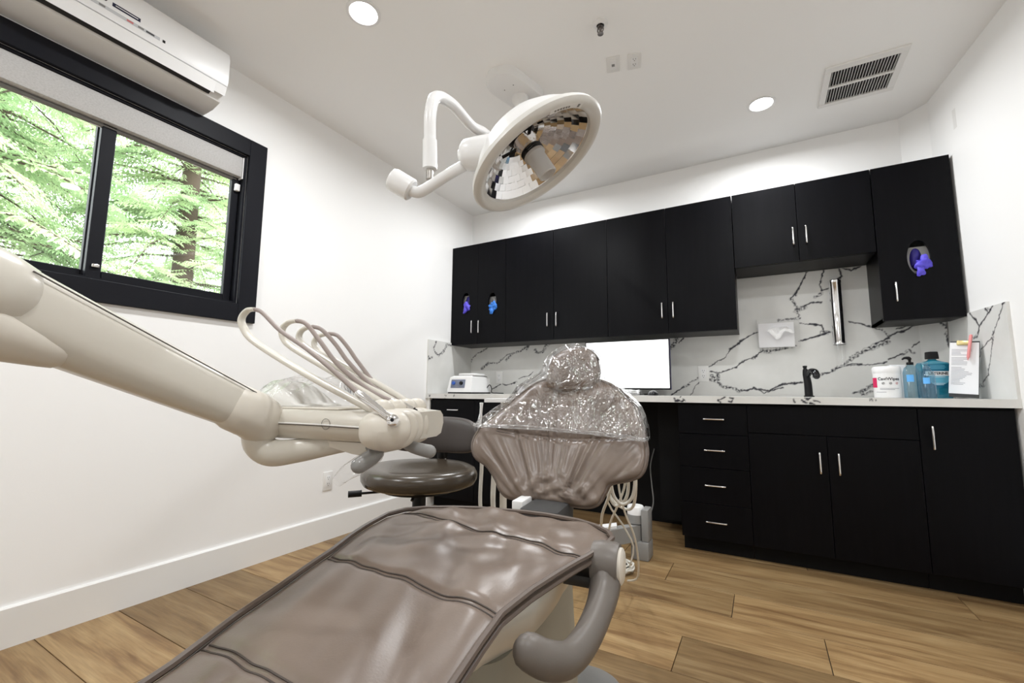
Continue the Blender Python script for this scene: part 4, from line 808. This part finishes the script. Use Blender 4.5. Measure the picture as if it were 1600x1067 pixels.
for k, hp in enumerate(HS):
    t = thing('handpiece', hlab[k], 'handpiece', TX @ V(hp[-1]), 'handpieces on the delivery unit'); P = cr(hp, 8)
    MB(TX).tube(P, .0052 if k else .0048, 10).obj('hose', 'hose', t, label='taupe hose')
    p = V(hp[-1]); d = (V(hp[-1]) - V(hp[-2])).normalized()
    if k == 0:
        q = V((.328, -.020, .880)); d = (q - p).normalized()
        MB(TX).tube([p - d * .012, p, p + d * .03, q - d * .012], [.0062, .0085, .0080, .0062], 14).obj('grip', 'chrome', t)
        MB(TX).tube([q - d * .014, q, q + d * .006], [.006, .0072, .006], 12).obj('neck', 'steel', t)
        MB(TX).lathe([(.001, -.010), (.0105, -.009), (.011, .007), (.007, .010), (.001, .0105)], 18, q + d * .004, (.3, -.9, .25), cap=False).obj('head', 'chrome', t)
        MB(TX).lathe([(.0035, .0100), (.0035, .0112), (.001, .0113)], 12, q + d * .004, (.3, -.9, .25)).obj('push_button', 'black', t)
    else:
        q = p + d * (.055 if k == 3 else .045) + V((.004, 0, 0))
        MB(TX).tube([p - d * .01, p, p.lerp(q, .5), q], [.0058, .0085, .0085, .0072], 14).obj('grip', 'chrome' if k == 3 else 'steel', t)
        MB(TX).lathe([(.0055, 0), (.0055, .006), (.001, .0065)], 12, q, d).obj('tip', 'black', t)
        if k == 3: MB(TX).ball(p.lerp(q, .7) + V((0, 0, .009)), (.003, .003, .003), 8, 6).obj('button', 'black', t)
MB(TX).tube(cr([(.225, .045, .824), (.252, .036, .815), (.258, .022, .807), (.243, .0, .791)], 6), [.012, .014, .0155, .0155], 18, round_end=True).obj('tray_handle', 'greypl', du)
fb = MB(TX).tube(cr([(.252, .036, .815), (.258, .022, .807), (.243, .0, .791), (.225, -.012, .778), (.208, -.020, .760)], 6), [.0165, .0175, .0175, .015, .010], 18, cap=False).obj('barrier_sleeve', 'film2', du)
MB(TX).tube(cr([(.29, .09, .822), (.315, .08, .818), (.345, .085, .812)], 5), [.011, .012, .0135], 16, round_end=True).obj('tray_handle', 'greypl', du)
# bagged cushion on the tray
cb = thing('bagged_cushion', 'white padded cushion in a clear bag lying on the instrument tray', 'cushion', TX @ V((-.03, .12, .897)))
cu_ = []
for i in range(28):
    t = i / 27; e = math.sin(math.pi * t) ** .55 if 0 < t < 1 else .02; x = -.125 + .205 * t; ring = []
    hgt = .052 * (math.sin(math.pi * min(1, t * 1.25 + .08)) if t < .75 else math.sin(math.pi * min(1, .75 * 1.25 + .08)) * (1 - (t - .75) / .25) + .12) * e
    hgt = max(hgt, .004)
    for j in range(28):
        a = 2 * math.pi * j / 28; cc, q = math.cos(a), math.sin(a)
        ring.append((x, .115 + .075 * e * cc, .8975 + (hgt * abs(q) ** .8 * 1.15 if q > 0 else 0) + .0015 * noise.noise(V((x * 60, cc * 3, q * 3)))))
    cu_.append(ring)
MB(TX).rings(cu_).obj('padding', 'cloth', cb, smooth=70)
bg = MB(TX); bw = []
for i in range(40):
    t = i / 39; x = -.150 + .295 * t; e = max(.05, math.sin(math.pi * t) ** .35 if 0 < t < 1 else .05); ring = []
    for j in range(40):
        a = 2 * math.pi * j / 40; cc, q = math.cos(a), math.sin(a); n1 = noise.noise(V((x * 35, cc * 2.5, q * 2.5)))
        ring.append((x, .115 + .088 * e * cc, .8980 + max(0, (.066 if t < .75 else .040) * e * abs(q) ** .9 + .010 * n1) if q > 0 else .8978))
    bw.append(ring)
bg.rings(bw).obj('clear_bag', 'film2', cb, smooth=60)
# ================================================================== STOOL
st = thing('operator_stool', 'dark taupe padded operator stool standing behind the dental chair', 'stool', (1.25, 1.73, 0)); sx, sy = 1.25, 1.735
vd = V((-.34, .94, 0)).normalized()           # from the seat towards its backrest
se_ = []
for r, z in ((.02, .640), (.10, .640), (.16, .642), (.195, .641), (.213, .632), (.222, .615), (.221, .596), (.212, .580), (.19, .571), (.10, .568), (.02, .567)):
    se_.append([(sx + r * math.cos(a) * (1 + .04 * math.cos(2 * a)), sy + r * math.sin(a), z + (-.010 * math.exp(-(r / .12) ** 2) if z > .63 else 0)) for a in [2 * math.pi * i / 48 for i in range(48)]])
MB().rings(se_).obj('seat', 'vinyl', st, smooth=70)
MB().lathe([(.02, .567), (.15, .565), (.14, .552), (.02, .550)], 30, (sx, sy, 0)).obj('seat_pan', 'black', st)
MB().lathe([(.026, .55), (.026, .34), (.032, .335), (.032, .14), (.05, .12), (.05, .085), (.001, .084)], 20, (sx, sy, 0), cap=False).obj('gas_lift', 'black', st)
for k in range(5):
    a = .5 + 2 * math.pi * k / 5; d = V((math.cos(a), math.sin(a), 0)); c = V((sx, sy, .10))
    MB().tube([c + d * .03, c + d * .15 + V((0, 0, -.012)), c + d * .24 + V((0, 0, -.035))], [.022, .018, .013], 10, flat=1.3).obj('base_leg', 'black', st)
    w2 = c + d * .24; cs = MB(); ax2 = d.cross(V((0, 0, 1)))
    for s_ in (-.014, .014): cs.lathe([(.001, -.007), (.024, -.007), (.025, 0), (.024, .007), (.001, .007)], 18, (w2.x + ax2.x * s_, w2.y + ax2.y * s_, .0255), ax2, cap=False)
    cs.tube([(w2.x, w2.y, .07), (w2.x, w2.y, .026)], .006, 8); cs.obj('caster', 'black', st)
bp = V((sx, sy, 0)) + vd * .225; tx_ = V((vd.y, -vd.x, 0)); bk2 = []
for i in range(36):
    t = -1 + 2 * i / 35; e = (1 - abs(t) ** 3.5) ** .5 if abs(t) < 1 else .03; e = max(e, .03); c = bp + tx_ * (.195 * t) - vd * (.10 * t * t); nn = (vd + tx_ * (.9 * t)).normalized(); ring = []
    for j in range(32):
        a = 2 * math.pi * j / 32; cc, q = math.cos(a), math.sin(a); ring.append(c + nn * (.026 * e ** .5 * math.copysign(abs(cc) ** .8, cc)) + V((0, 0, .742 + .078 * e ** .5 * math.copysign(abs(q) ** .6, q))))
    bk2.append(ring)
MB().rings(bk2).obj('backrest', 'vinylback', st, smooth=70)
MB().tube(cr([V((sx, sy, .556)), V((sx, sy, .556)) + vd * .16, V((sx, sy, .575)) + vd * .262, V((sx, sy, .65)) + vd * .272, V((sx, sy, .74)) + vd * .258], 6), .013, 12, flat=1.5).obj('back_bar', 'chrome', st)
MB().box((bp.x - .03, bp.y + .02, .63), (bp.x + .01, bp.y + .05, .70), .006).obj('adjust_block', 'black', st)
MB().tube([(sx - .02, sy - .05, .556), (sx - .13, sy - .16, .552), (sx - .15, sy - .18, .552)], .0045, 8).obj('lever', 'black', st)
MB().tube([(sx - .135, sy - .165, .552), (sx - .168, sy - .20, .551)], .012, 12, round_end=False, flat=.7).obj('lever_grip', 'black', st)
MB().tube([(sx + .03, sy - .06, .552), (sx + .035, sy - .08, .528)], .006, 8).obj('tension_knob', 'black', st)
# ================================================================== ASSISTANT UNIT, CABLES, FLOOR ITEMS
au = thing('assistant_unit', 'white assistant instrument stand half hidden behind the dental chair backrest', 'instrument stand', (1.40, 2.14, 0))
MB().prism([(1.335, 2.06), (1.52, 2.17), (1.45, 2.30), (1.265, 2.19)], 'z', .884, .900).obj('table_top', 'whitepl', au, smooth=0)
MB().lathe([(.016, .03), (.016, .884)], 16, (1.395, 2.135, 0)).obj('post', 'cream2', au)
MB().lathe([(.001, 0), (.15, 0), (.15, .018), (.10, .03), (.02, .035)], 30, (1.395, 2.135, 0), cap=False).obj('base', 'greypl', au)
MB().box((1.305, 2.055, .765), (1.40, 2.135, .785), .006).obj('holder_bar', 'cream2', au)
se2 = thing('suction_handpiece', 'white suction handpiece standing in the assistant stand holder', 'handpiece', (1.312, 2.06, .765))
MB().tube(cr([(1.314, 2.052, .770), (1.318, 2.050, .800), (1.325, 2.048, .83)], 4), [.010, .009, .007], 12).obj('grip', 'whitepl', se2)
MB().tube([(1.325, 2.048, .83), (1.328, 2.047, .862), (1.329, 2.046, .882)], [.006, .0065, .0085], 12).obj('nozzle', 'whitepl', se2)
MB().tube([(1.314, 2.052, .770), (1.300, 2.050, .764), (1.288, 2.048, .766)], .008, 10).obj('elbow', 'whitepl', se2)
for k, (x, y, r) in enumerate(((1.312, 2.075, .0085), (1.345, 2.12, .006), (1.385, 2.07, .009))):
    tag(MB().tube(cr([(x, y, .765), (x + .004, y, .60), (x - .004, y + .01, .40), (x + .03, y + .05, .14), (x + .10, y + .06, .02 + r)], 8), r, 10).obj('suction_hose', 'whitehose'), ['thick white suction hose hanging beside the stool', 'thin white hose hanging between two thicker hoses', 'white suction hose hanging close to the dental chair bracket'][k], 'hose')
for k, (x, y) in enumerate(((1.60, 1.95), (1.645, 1.96))):
    tag(MB().tube(cr([(x - .03, y - .01, .66), (x, y, .55), (x + .05, y + .02, .46), (x + .02, y + .05, .3), (x - .03, y + .06, .02)], 8), .007, 8).obj('air_hose', 'whitehose'), ['thin white hose crossing under the chair backrest', 'second thin white hose crossing under the chair backrest'][k], 'hose')
# bundle of white cables hanging behind the near side of the backrest
cl = [[(1.90, 2.10, .70), (1.895, 2.12, .60), (1.90, 2.15, .52), (1.93, 2.17, .49), (1.97, 2.17, .53), (1.985, 2.15, .64), (1.97, 2.12, .70)],
      [(1.93, 2.12, .70), (1.90, 2.15, .60), (1.86, 2.2, .50), (1.80, 2.3, .40), (1.74, 2.45, .25), (1.66, 2.6, .10)],
      [(1.945, 2.13, .70), (1.955, 2.16, .58), (1.93, 2.2, .50), (1.88, 2.22, .47), (1.85, 2.2, .55), (1.87, 2.15, .66)],
      [(1.96, 2.13, .70), (1.93, 2.2, .56), (1.87, 2.3, .45), (1.80, 2.42, .34), (1.72, 2.6, .18), (1.64, 2.7, .06)],
      [(1.98, 2.15, .70), (1.98, 2.18, .58), (1.95, 2.25, .47), (1.90, 2.3, .44), (1.85, 2.28, .48), (1.84, 2.22, .58)],
      [(1.92, 2.15, .68), (1.905, 2.2, .55), (1.91, 2.26, .44), (1.93, 2.35, .30), (1.90, 2.5, .10), (1.82, 2.62, .02)]]
for k, p in enumerate(cl):
    r = (.0065, .006, .0065, .005, .006, .0045)[k]
    tag(MB().tube(cr(p, 9), r, 8).obj('cable', 'whitehose'), ['white hose looping behind the backrest wing', 'white hose running from the backrest wing down to the floor', 'white hose curled inside the hanging bundle', 'thin white hose slanting down behind the seat corner', 'white hose in the widest loop of the hanging bundle', 'thin white cable hanging straight below the bundle'][k], 'hose', 'white hoses hanging behind the dental chair')
# swivel base of the chair connection: grey pivot with white cap
pv = thing('swivel_base', 'grey swivel base with a white cap standing under the counter', 'swivel base', (1.79, 3.02, 0))
MB().box((1.745, 2.965, 0), (1.845, 3.085, .10), .008).obj('foot', 'greypl', pv)
MB().box((1.805, 2.975, .10), (1.845, 3.075, .275), .006).obj('back_post', 'greypl', pv)
MB().lathe([(.048, .19), (.048, .238), (.001, .238)], 28, (1.765, 3.02, 0)).obj('collar', 'greypl', pv)
MB().lathe([(.047, .238), (.047, .278), (.042, .284), (.001, .285)], 28, (1.765, 3.02, 0), cap=False).obj('cap', 'whitepl', pv)
MB().prism([(1.80, 2.99), (1.80, 3.06), (1.58, 2.78), (1.62, 2.72)], 'z', .10, .185).obj('arm', 'greypl', pv, smooth=0)
MB().prism([(1.70, 2.86), (1.68, 2.92), (1.565, 2.775), (1.60, 2.715)], 'z', .186, .200).obj('arm_cover', 'whitepl', pv, smooth=0)
fc = thing('foot_control', 'round black foot control on the floor under the hanging hoses', 'foot control', (1.66, 2.80, 0))
MB().lathe([(.001, 0), (.098, 0), (.10, .012), (.085, .026), (.05, .034), (.001, .036)], 36, (1.675, 2.80, 0), cap=False).obj('disc', 'blackgloss', fc)
MB().lathe([(.04, .034), (.038, .044), (.001, .046)], 24, (1.675, 2.80, 0), cap=False).obj('pedal', 'darkgrey', fc)
co = []
for i in range(150):
    a = i * .21; r = .115 + .010 * math.sin(i * .37) ; co.append((1.685 + r * math.cos(a), 2.775 + r * .82 * math.sin(a), .006 + .00022 * i + .004 * math.sin(i * .9)))
co += [(1.80, 2.74, .05), (1.83, 2.70, .16), (1.80, 2.62, .28), (1.78, 2.45, .42), (1.86, 2.25, .56), (1.91, 2.16, .66)]
tag(MB().tube(cr(co, 3), .0045, 6).obj('coiled_cord', 'whitehose'), 'white cord coiled on the floor around the black foot control', 'cord')
tag(MB().tube(cr([(1.72, 3.79, .52), (1.70, 3.74, .40), (1.735, 3.60, .30), (1.76, 3.52, .20), (1.75, 3.45, .12), (1.74, 3.4, .05), (1.735, 3.3, .006)], 8), .004, 8).obj('power_cord', 'midgrey'), 'grey power cord hanging in the dark knee space', 'cord')
# ================================================================== ON THE COUNTER
ce = thing('centrifuge', 'white bench centrifuge with blue grey control panel on the counter', 'centrifuge', (.24, 3.5, CT)); x0, x1, ya, yb = .115, .362, 3.36, 3.665
def taper(x0, x1, y0, y1, z0, z1, d): return [[(x0, y0, z0), (x1, y0, z0), (x1, y1, z0), (x0, y1, z0)], [(x0 + d, y0 + d * 1.4, z1), (x1 - d, y0 + d * 1.4, z1), (x1 - d, y1 - d, z1), (x0 + d, y1 - d, z1)]]
bm_ = MB(); bm_.rings([[(x0, ya, CT + .012), (x1, ya, CT + .012), (x1, yb, CT + .012), (x0, yb, CT + .012)], [(x0, ya, CT + .03), (x1, ya, CT + .03), (x1, yb, CT + .03), (x0, yb, CT + .03)], [(x0 + .012, ya + .022, CT + .135), (x1 - .010, ya + .022, CT + .135), (x1 - .010, yb - .01, CT + .135), (x0 + .012, yb - .01, CT + .135)], [(x0 + .03, ya + .05, CT + .150), (x1 - .03, ya + .05, CT + .150), (x1 - .03, yb - .03, CT + .150), (x0 + .03, yb - .03, CT + .150)]])
bm_.obj('body', 'whitepl', ce, smooth=0)
MB().box((x0 + .004, ya + .004, CT + .0005), (x1 - .004, yb - .004, CT + .0125)).obj('rubber_foot', 'black', ce, smooth=0)
MB().box((x0 + .06, ya + .07, CT + .148), (x1 - .025, yb - .05, CT + .172), .010).obj('lid', 'whitepl', ce)
MB().box((x0 + .045, ya + .055, CT + .147), (x1 - .02, yb - .035, CT + .1505)).obj('lid_gap', 'midgrey', ce, smooth=0)
sl = .022 / .105
pX = facing((x0 + .105, ya + .0095, CT + .082), (1, 0, 0), (0, .205, .979))
pn = MB(pX).box((-.072, -.036, 0), (.072, .036, .003), .0015).obj('control_panel', 'panelblue', ce)
for dx, m_ in ((-.042, 'knobblue'), (.036, 'black')): MB(pX).lathe([(.0155, .003), (.0150, .014), (.012, .017), (.001, .0172)], 20, (dx, .004, 0), cap=False).obj('knob', m_, pn)
MB(pX).box((-.02, -.026, .003), (.015, -.021, .0034)).obj('lettering', 'greypl', pn, smooth=0)
tag(MB().tube(cr([(.352, 3.60, .955), (.38, 3.61, .99), (.395, 3.62, .96), (.385, 3.64, .925), (.40, 3.70, .920), (.42, 3.78, .9185)], 7), .004, 7).obj('power_cord', 'black'), 'black power cord behind the centrifuge', 'cord')
mo_ = thing('monitor', 'wide computer monitor with a lit white screen on the counter', 'monitor', (1.58, 3.6, CT)); a, b = 1.278, 1.893
MB().box((a, 3.552, .953), (b, 3.585, 1.312), .004).obj('housing', 'black', mo_)
MB().box((b - .0008, 3.553, .957), (b + .0008, 3.582, 1.308)).obj('side_edge', 'purplebezel', mo_, smooth=0)
MB().box((a + .009, 3.5505, .966), (b - .008, 3.5525, 1.304)).obj('screen', 'screen', mo_, smooth=0)
MB().box((1.555, 3.585, .925), (1.615, 3.61, 1.12), .005).obj('stand_neck', 'black', mo_)
MB().box((1.46, 3.55, CT + .0005), (1.71, 3.72, CT + .012), .005).obj('stand_foot', 'black', mo_)
kb = thing('keyboard', 'keyboard wrapped in clear plastic in front of the monitor', 'keyboard', (1.53, 3.40, CT))
MB().box((1.30, 3.33, CT + .0005), (1.70, 3.47, CT + .018), .005).obj('deck', 'greypl', kb)
ky = MB()
for i in range(15):
    for j in range(4): ky.box((1.312 + i * .0255, 3.342 + j * .030, CT + .0178), (1.333 + i * .0255, 3.366 + j * .030, CT + .024), .002, 1)
k2 = ky.obj('keys', 'offwhite', kb, smooth=0); k2['kind'] = 'stuff'
fk = MB(); fr2 = []
for i in range(40):
    x = 1.285 + .44 * i / 39; ring = []
    for j in range(24):
        an = 2 * math.pi * j / 24; cc, q = math.cos(an), math.sin(an); ring.append((x, 3.40 + .085 * cc, CT + .0008 + (max(0, .036 * abs(q) ** .5 * (1 if 0 < i < 39 else .1) + .010 * noise.noise(V((x * 40, cc * 3, q)))) if q > 0 else 0)))
    fr2.append(ring)
fk.rings(fr2).obj('plastic_wrap', 'film2', kb, smooth=50)
ms = thing('computer_mouse', 'small black computer mouse on the counter beside the keyboard', 'mouse', (1.80, 3.42, CT))
ml = MB().ball((1.80, 3.42, CT + .0005), (.034, .052, .034), 24, 14); ml.v = [(x, y, max(z, CT + .0005)) for x, y, z in ml.v]; ml.obj('shell', 'black', ms); MB().tube([(1.80, 3.375, CT + .022), (1.80, 3.392, CT + .030)], .004, 8).obj('scroll_wheel', 'midgrey', ms)
cp = thing('small_cup', 'small white paper cup on the counter behind the chair shoulder', 'cup', (.72, 3.55, CT)); MB().lathe([(.024, .0006), (.030, .06), (.032, .062), (.029, .06), (.023, .003), (.001, .003)], 24, (.72, 3.55, CT), cap=False).obj('cup_wall', 'paper', cp)
# tissue dispenser
td = thing('tissue_dispenser', 'clear acrylic tissue holder with white tissue on the backsplash', 'tissue holder', (2.548, D - .013, 1.24)); q0, q1, z0, z1, yf = 2.428, 2.672, 1.238, 1.435, D - .013
ac_ = MB()
for lo, hi in (((q0, yf - .085, z0), (q0 + .003, yf - .0005, z1)), ((q1 - .003, yf - .085, z0), (q1, yf - .0005, z1)), ((q0 + .003, yf - .085, z0), (q1 - .003, yf - .0005, z0 + .003)), ((q0, yf - .0035, z0), (q1, yf - .0005, z1))): ac_.box(lo, hi)
ac_.obj('acrylic_case', 'acrylic', td, smooth=0)
panel('front_plate', td, q0, q1, z0, z1, yf - .088, yf - .085, ((q0 + q1) / 2 + .008, 1.345, .070, .045), 'acrylic')
MB().box((q0 + .008, yf - .07, z0 + .004), (q1 - .03, yf - .012, z1 - .03), .003).obj('tissue_stack', 'paper', td)
tp = []
for i in range(26):
    t = i / 25; ring = []
    for j in range(22):
        u = -1 + 2 * j / 21; x = (q0 + q1) / 2 + .012 + u * (.040 + .040 * t) + .006 * noise.noise(V((u * 3, t * 3, 1))); z = 1.375 - .075 * t + .05 * t * abs(u) * (1 if u > 0 else .5) + .02 * math.sin(u * 5) * t
        y = yf - .075 - .045 * math.sin(t * 2.2) + .010 * noise.noise(V((u * 4, t * 4, 7))) ; ring.append((x, y, z))
    tp.append(ring)
ts_ = MB(); ts_.rings(tp, cap=False, loop=False); to = ts_.obj('pulled_tissue', 'tissue', td, smooth=70); so = to.modifiers.new('thickness', 'SOLIDIFY'); so.thickness = .0008
# cup dispenser
cd_ = thing('cup_dispenser', 'tall polished steel cup dispenser tube on the backsplash', 'cup dispenser', (2.88, D - .05, 1.10)); cy_ = D - .056
MB().lathe([(.0335, 1.245), (.036, 1.247), (.036, 1.262), (.0345, 1.264), (.0345, 1.640), (.036, 1.642), (.036, 1.66), (.032, 1.664), (.001, 1.665)], 36, (2.882, cy_, 0), cap=False).obj('tube', 'chrome', cd_)
MB().lathe([(.030, 1.262), (.0315, 1.235), (.024, 1.105), (.001, 1.104)], 30, (2.882, cy_, 0), cap=False).obj('paper_cup', 'acrylic', cd_)
MB().box((2.868, cy_ + .03, 1.28), (2.896, D - .0135, 1.62), .003).obj('wall_bracket', 'steel', cd_)
MB().lathe([(.002, -.0365), (.0022, -.034)], 8, (2.882, cy_, 1.275), (0, 1, 0)).obj('rivet', 'black', cd_)
# faucet
fa = thing('faucet', 'black gooseneck-free bar faucet with round spray head by the sink', 'faucet', (2.685, 3.66, CT)); fx, fy = 2.690, 3.66
fa['label'] = 'short matt black faucet with a round head at the back of the counter'
MB().lathe([(.001, 0.0005), (.028, .0005), (.028, .006), (.024, .008)], 24, (fx, fy, CT), cap=False).obj('base_ring', 'black', fa)
MB().tube(cr([(fx - .001, fy, CT + .005), (fx - .002, fy, CT + .08), (fx - .008, fy, CT + .14), (fx - .012, fy, CT + .172)], 5), [.022, .021, .019, .012], 18).obj('body', 'black', fa)
MB().lathe([(.009, .168), (.009, .180), (.012, .183), (.012, .192), (.001, .194)], 16, (fx - .012, fy, CT), cap=False).obj('lever_knob', 'black', fa)
MB().tube(cr([(fx, fy - .005, CT + .13), (fx + .012, fy - .04, CT + .155), (fx + .030, fy - .075, CT + .150), (fx + .036, fy - .095, CT + .125)], 6), [.014, .017, .020, .019], 18, round_end=True).obj('spout', 'blackgloss', fa)
MB().box((fx - .006, fy - .024, CT + .001), (fx + .012, fy - .0225, CT + .007)).obj('base_badge', 'steel', fa, smooth=0)
# wipes canister
def can(cx, cy, r, z0, z1): return MB().lathe([(.001, z0), (r * .96, z0), (r, z0 + .006), (r, z1 - .03)], 44, (cx, cy, 0), cap=False)
wc = thing('wipes_canister', 'white round wipes canister with a crimson stripe on the counter', 'canister', (3.04, 3.47, CT)); wx, wy, wr_ = 3.034, 3.47, .0605
can(wx, wy, wr_, CT + .0005, CT + .165).obj('tub', 'whitepl', wc)
MB().lathe([(wr_, .133), (wr_ + .0015, .136), (wr_ + .0015, .160), (wr_ - .004, .168), (wr_ - .012, .170), (.001, .170)], 44, (wx, wy, CT), cap=False).obj('lid', 'whitepl', wc)
view = math.atan2(.372 - wy, 2.431 - wx)   # the printed side is turned to the room
def wrapbox(cx, cy, r, a0, a1, z0, z1, n=14):
    return MB().rings([[(cx + rr * math.cos(a0 + (a1 - a0) * i / n), cy + rr * math.sin(a0 + (a1 - a0) * i / n), z) for rr, z in ((r, z0), (r + .0006, z0), (r + .0006, z1), (r, z1))] for i in range(n + 1)])
wrapbox(wx, wy, wr_, view - 1.45, view - .78, CT + .055, CT + .108).obj('crimson_stripe', 'magenta', wc)
def curved_text(name, body, size, cx, cy, r, ang, z, m, parent, bold=.0002, sx=1):
    X = Matrix.Identity(4); o = text(name, body, size, X, m, parent, bold=bold, sx=sx)
    for v_ in o.data.vertices: a_ = ang + v_.co.x / r; d_ = r + .0003 + (v_.co.z + .0002); v_.co = V((cx + d_ * math.cos(a_), cy + d_ * math.sin(a_), z + v_.co.y))
    return o
curved_text('lettering', 'CaviWipes', .022, wx, wy, wr_ + .0003, view + .12, CT + .101, 'blackink', wc, .0004)
for k, m_ in ((-.28, 'blackink'), (.22, 'blackink'), (.68, 'red')):
    aa = view + k; c_ = V((wx + (wr_ + .0006) * math.cos(aa), wy + (wr_ + .0006) * math.sin(aa), CT + .078)); X = facing(c_, (-math.sin(aa), math.cos(aa), 0), (0, 0, 1))
    MB(X).tube([(.0055 * math.cos(q), .0055 * math.sin(q), .0002) for q in [2 * math.pi * i / 16 for i in range(17)]], .0007, 4).obj('printed_icon', m_, wc); MB(X).tube([(-.003, -.003, .0002), (.003, .003, .0002)], .0010, 4).obj('printed_icon', m_, wc)
for z_, a_, b_ in ((.050, -.55, .85), (.044, -.55, .5), (.030, -.9, -.1)): wrapbox(wx, wy, wr_ + .0001, view + a_, view + b_, CT + z_, CT + z_ + .0016).obj('small_print', 'ink', wc)
bx_ = MB().box((3.075, 3.60, CT + .0005), (3.145, 3.66, CT + .185), .002).obj('small_carton', 'paper', smooth=0); tag(bx_, 'small plain white carton standing behind the wipes canister', 'box')
# pump bottles
def pump(label, cx, cy, r, h, lab_m, topm, liquid, neck=.05):
    t = thing('pump_bottle', label, 'bottle', (cx, cy, CT))
    MB().lathe([(.001, .0006), (r, .0006), (r, .010), (r, h * .62), (r * .8, h * .74), (.014, h * .80), (.013, h * .84)], 36, (cx, cy, CT), cap=False).obj('bottle_wall', liquid, t)
    MB().lathe([(.015, h * .82), (.015, h * .88), (.006, h * .89), (.006, h * .95)], 20, (cx, cy, CT), cap=False).obj('pump_collar', topm, t)
    MB().tube(cr([(cx, cy, CT + h * .95), (cx - .004, cy - .004, CT + h * .985), (cx - .024, cy - .02, CT + h * .985), (cx - .036, cy - .03, CT + h * .95)], 4), [.009, .009, .006, .004], 12).obj('pump_head', topm, t)
    MB().tube([(cx, cy, CT + .01), (cx, cy, CT + h * .85)], .003, 8).obj('dip_tube', 'acrylic', t)
    vw = math.atan2(.372 - cy, 2.431 - cx)
    wrapbox(cx, cy, r + .0004, vw - .55, vw + .30, CT + h * .40, CT + h * .57).obj('label', lab_m, t)
    return t
pump('clear pump bottle with a blue label and black pump beside the wipes canister', 3.131, 3.452, .034, .215, 'lblue', 'black', 'bluegel')
pump('clear pump bottle with a clear pump in front of the mouthwash', 3.180, 3.392, .031, .185, 'lblue', 'acrylic', 'bluegel')
# mouthwash bottle
mw = thing('mouthwash_bottle', 'large teal mouthwash bottle with a black cap on the counter', 'bottle', (3.24, 3.50, CT)); X = Matrix.Translation((3.237, 3.518, CT)) @ Matrix.Rotation(math.radians(14), 4, 'Z')
def sq(w_, d_, r, z, n=6):
    o_ = []
    for cx_, cy_, a0_ in ((w_ - r, d_ - r, 0), (-w_ + r, d_ - r, 90), (-w_ + r, -d_ + r, 180), (w_ - r, -d_ + r, 270)):
        for i in range(n + 1): a_ = math.radians(a0_ + 90 * i / n); o_.append((cx_ + r * math.cos(a_), cy_ + r * math.sin(a_), z))
    return o_
MB(X).rings([sq(.062, .036, .014, .0006), sq(.064, .038, .016, .01), sq(.064, .038, .016, .175), sq(.058, .034, .016, .188), sq(.024, .022, .018, .199), sq(.017, .017, .0165, .204), sq(.017, .017, .0165, .212)]).obj('bottle_body', mat('teal_bottle', (.015, .17, .25), .12, coat=.5), mw)
MB(X).rings([sq(.0215, .0215, .006, .208), sq(.0225, .0225, .006, .212), sq(.0205, .0205, .005, .245), sq(.018, .018, .005, .247)]).obj('cap', 'black', mw)
MB(X).box((-.0615, -.0388, .055), (.0615, -.0381, .178)).obj('label', 'teal', mw, smooth=0)
MB(X).prism(circ(0, .102, .046, .033, 32), 'y', -.0392, -.0388).obj('label_globe', 'tealsky', mw, smooth=0)
MB(X).box((-.056, -.0396, .118), (.056, -.0391, .142)).obj('name_band', 'paper', mw, smooth=0)
text('lettering', 'LISTERINE', .0195, X @ facing((0, -.0398, .130), (1, 0, 0), (0, 0, 1)), 'blackink', mw, bold=.0006, sx=.98)
for z_, w_ in ((.170, .032), (.163, .036), (.156, .030)): MB(X).box((-w_, -.0394, z_ - .0014), (w_, -.0389, z_ + .0014)).obj('small_print', 'tealsky', mw, smooth=0)
for z_, w_ in ((.112, .03), (.078, .026), (.071, .02)): MB(X).box((-w_, -.0396, z_ - .001), (w_, -.0391, z_ + .001)).obj('small_print', 'paper', mw, smooth=0)
# clipboard leaning on the side splash
cbX = Matrix.Translation((3.320, 3.425, CT + .006)) @ Matrix.Rotation(math.radians(-24), 4, 'Z') @ Matrix.Rotation(math.radians(4), 4, 'Y') @ Matrix.Rotation(math.radians(-8), 4, 'X')
cbd = thing('clipboard', 'clipboard with a printed white sheet leaning in the corner of the counter', 'clipboard', (3.345, 3.475, CT))
MB(cbX).box((-.055, .0, .0), (.052, .004, .29), .002).obj('board', 'darkgrey', cbd)
MB(cbX).box((-.056, -.003, .018), (.050, -.0003, .282)).obj('paper_sheet', 'paper', cbd, smooth=0)
MB(cbX).box((-.030, -.010, .268), (.022, -.003, .292), .002).obj('clip', 'gold', cbd)
rnd = random.Random(2)
for i in range(26):
    z_ = .245 - i * .0072
    if i in (5, 12): continue
    MB(cbX).box((-.048, -.0036, z_), (-.048 + rnd.uniform(.03, .075), -.0031, z_ + .0016)).obj('printed_line', 'ink', cbd, smooth=0)
pe = thing('pink_pen', 'pink pen clipped over the clipboard sheet', 'pen', cbX @ V((.020, -.012, .22)))
MB(cbX).tube([(.014, -.014, .205), (.022, -.014, .315)], [.0062, .0068], 14, round_end=True).obj('barrel', 'pink', pe); MB(cbX).tube([(.0135, -.014, .20), (.0125, -.014, .188)], [.004, .0012], 10).obj('tip', 'pink', pe)
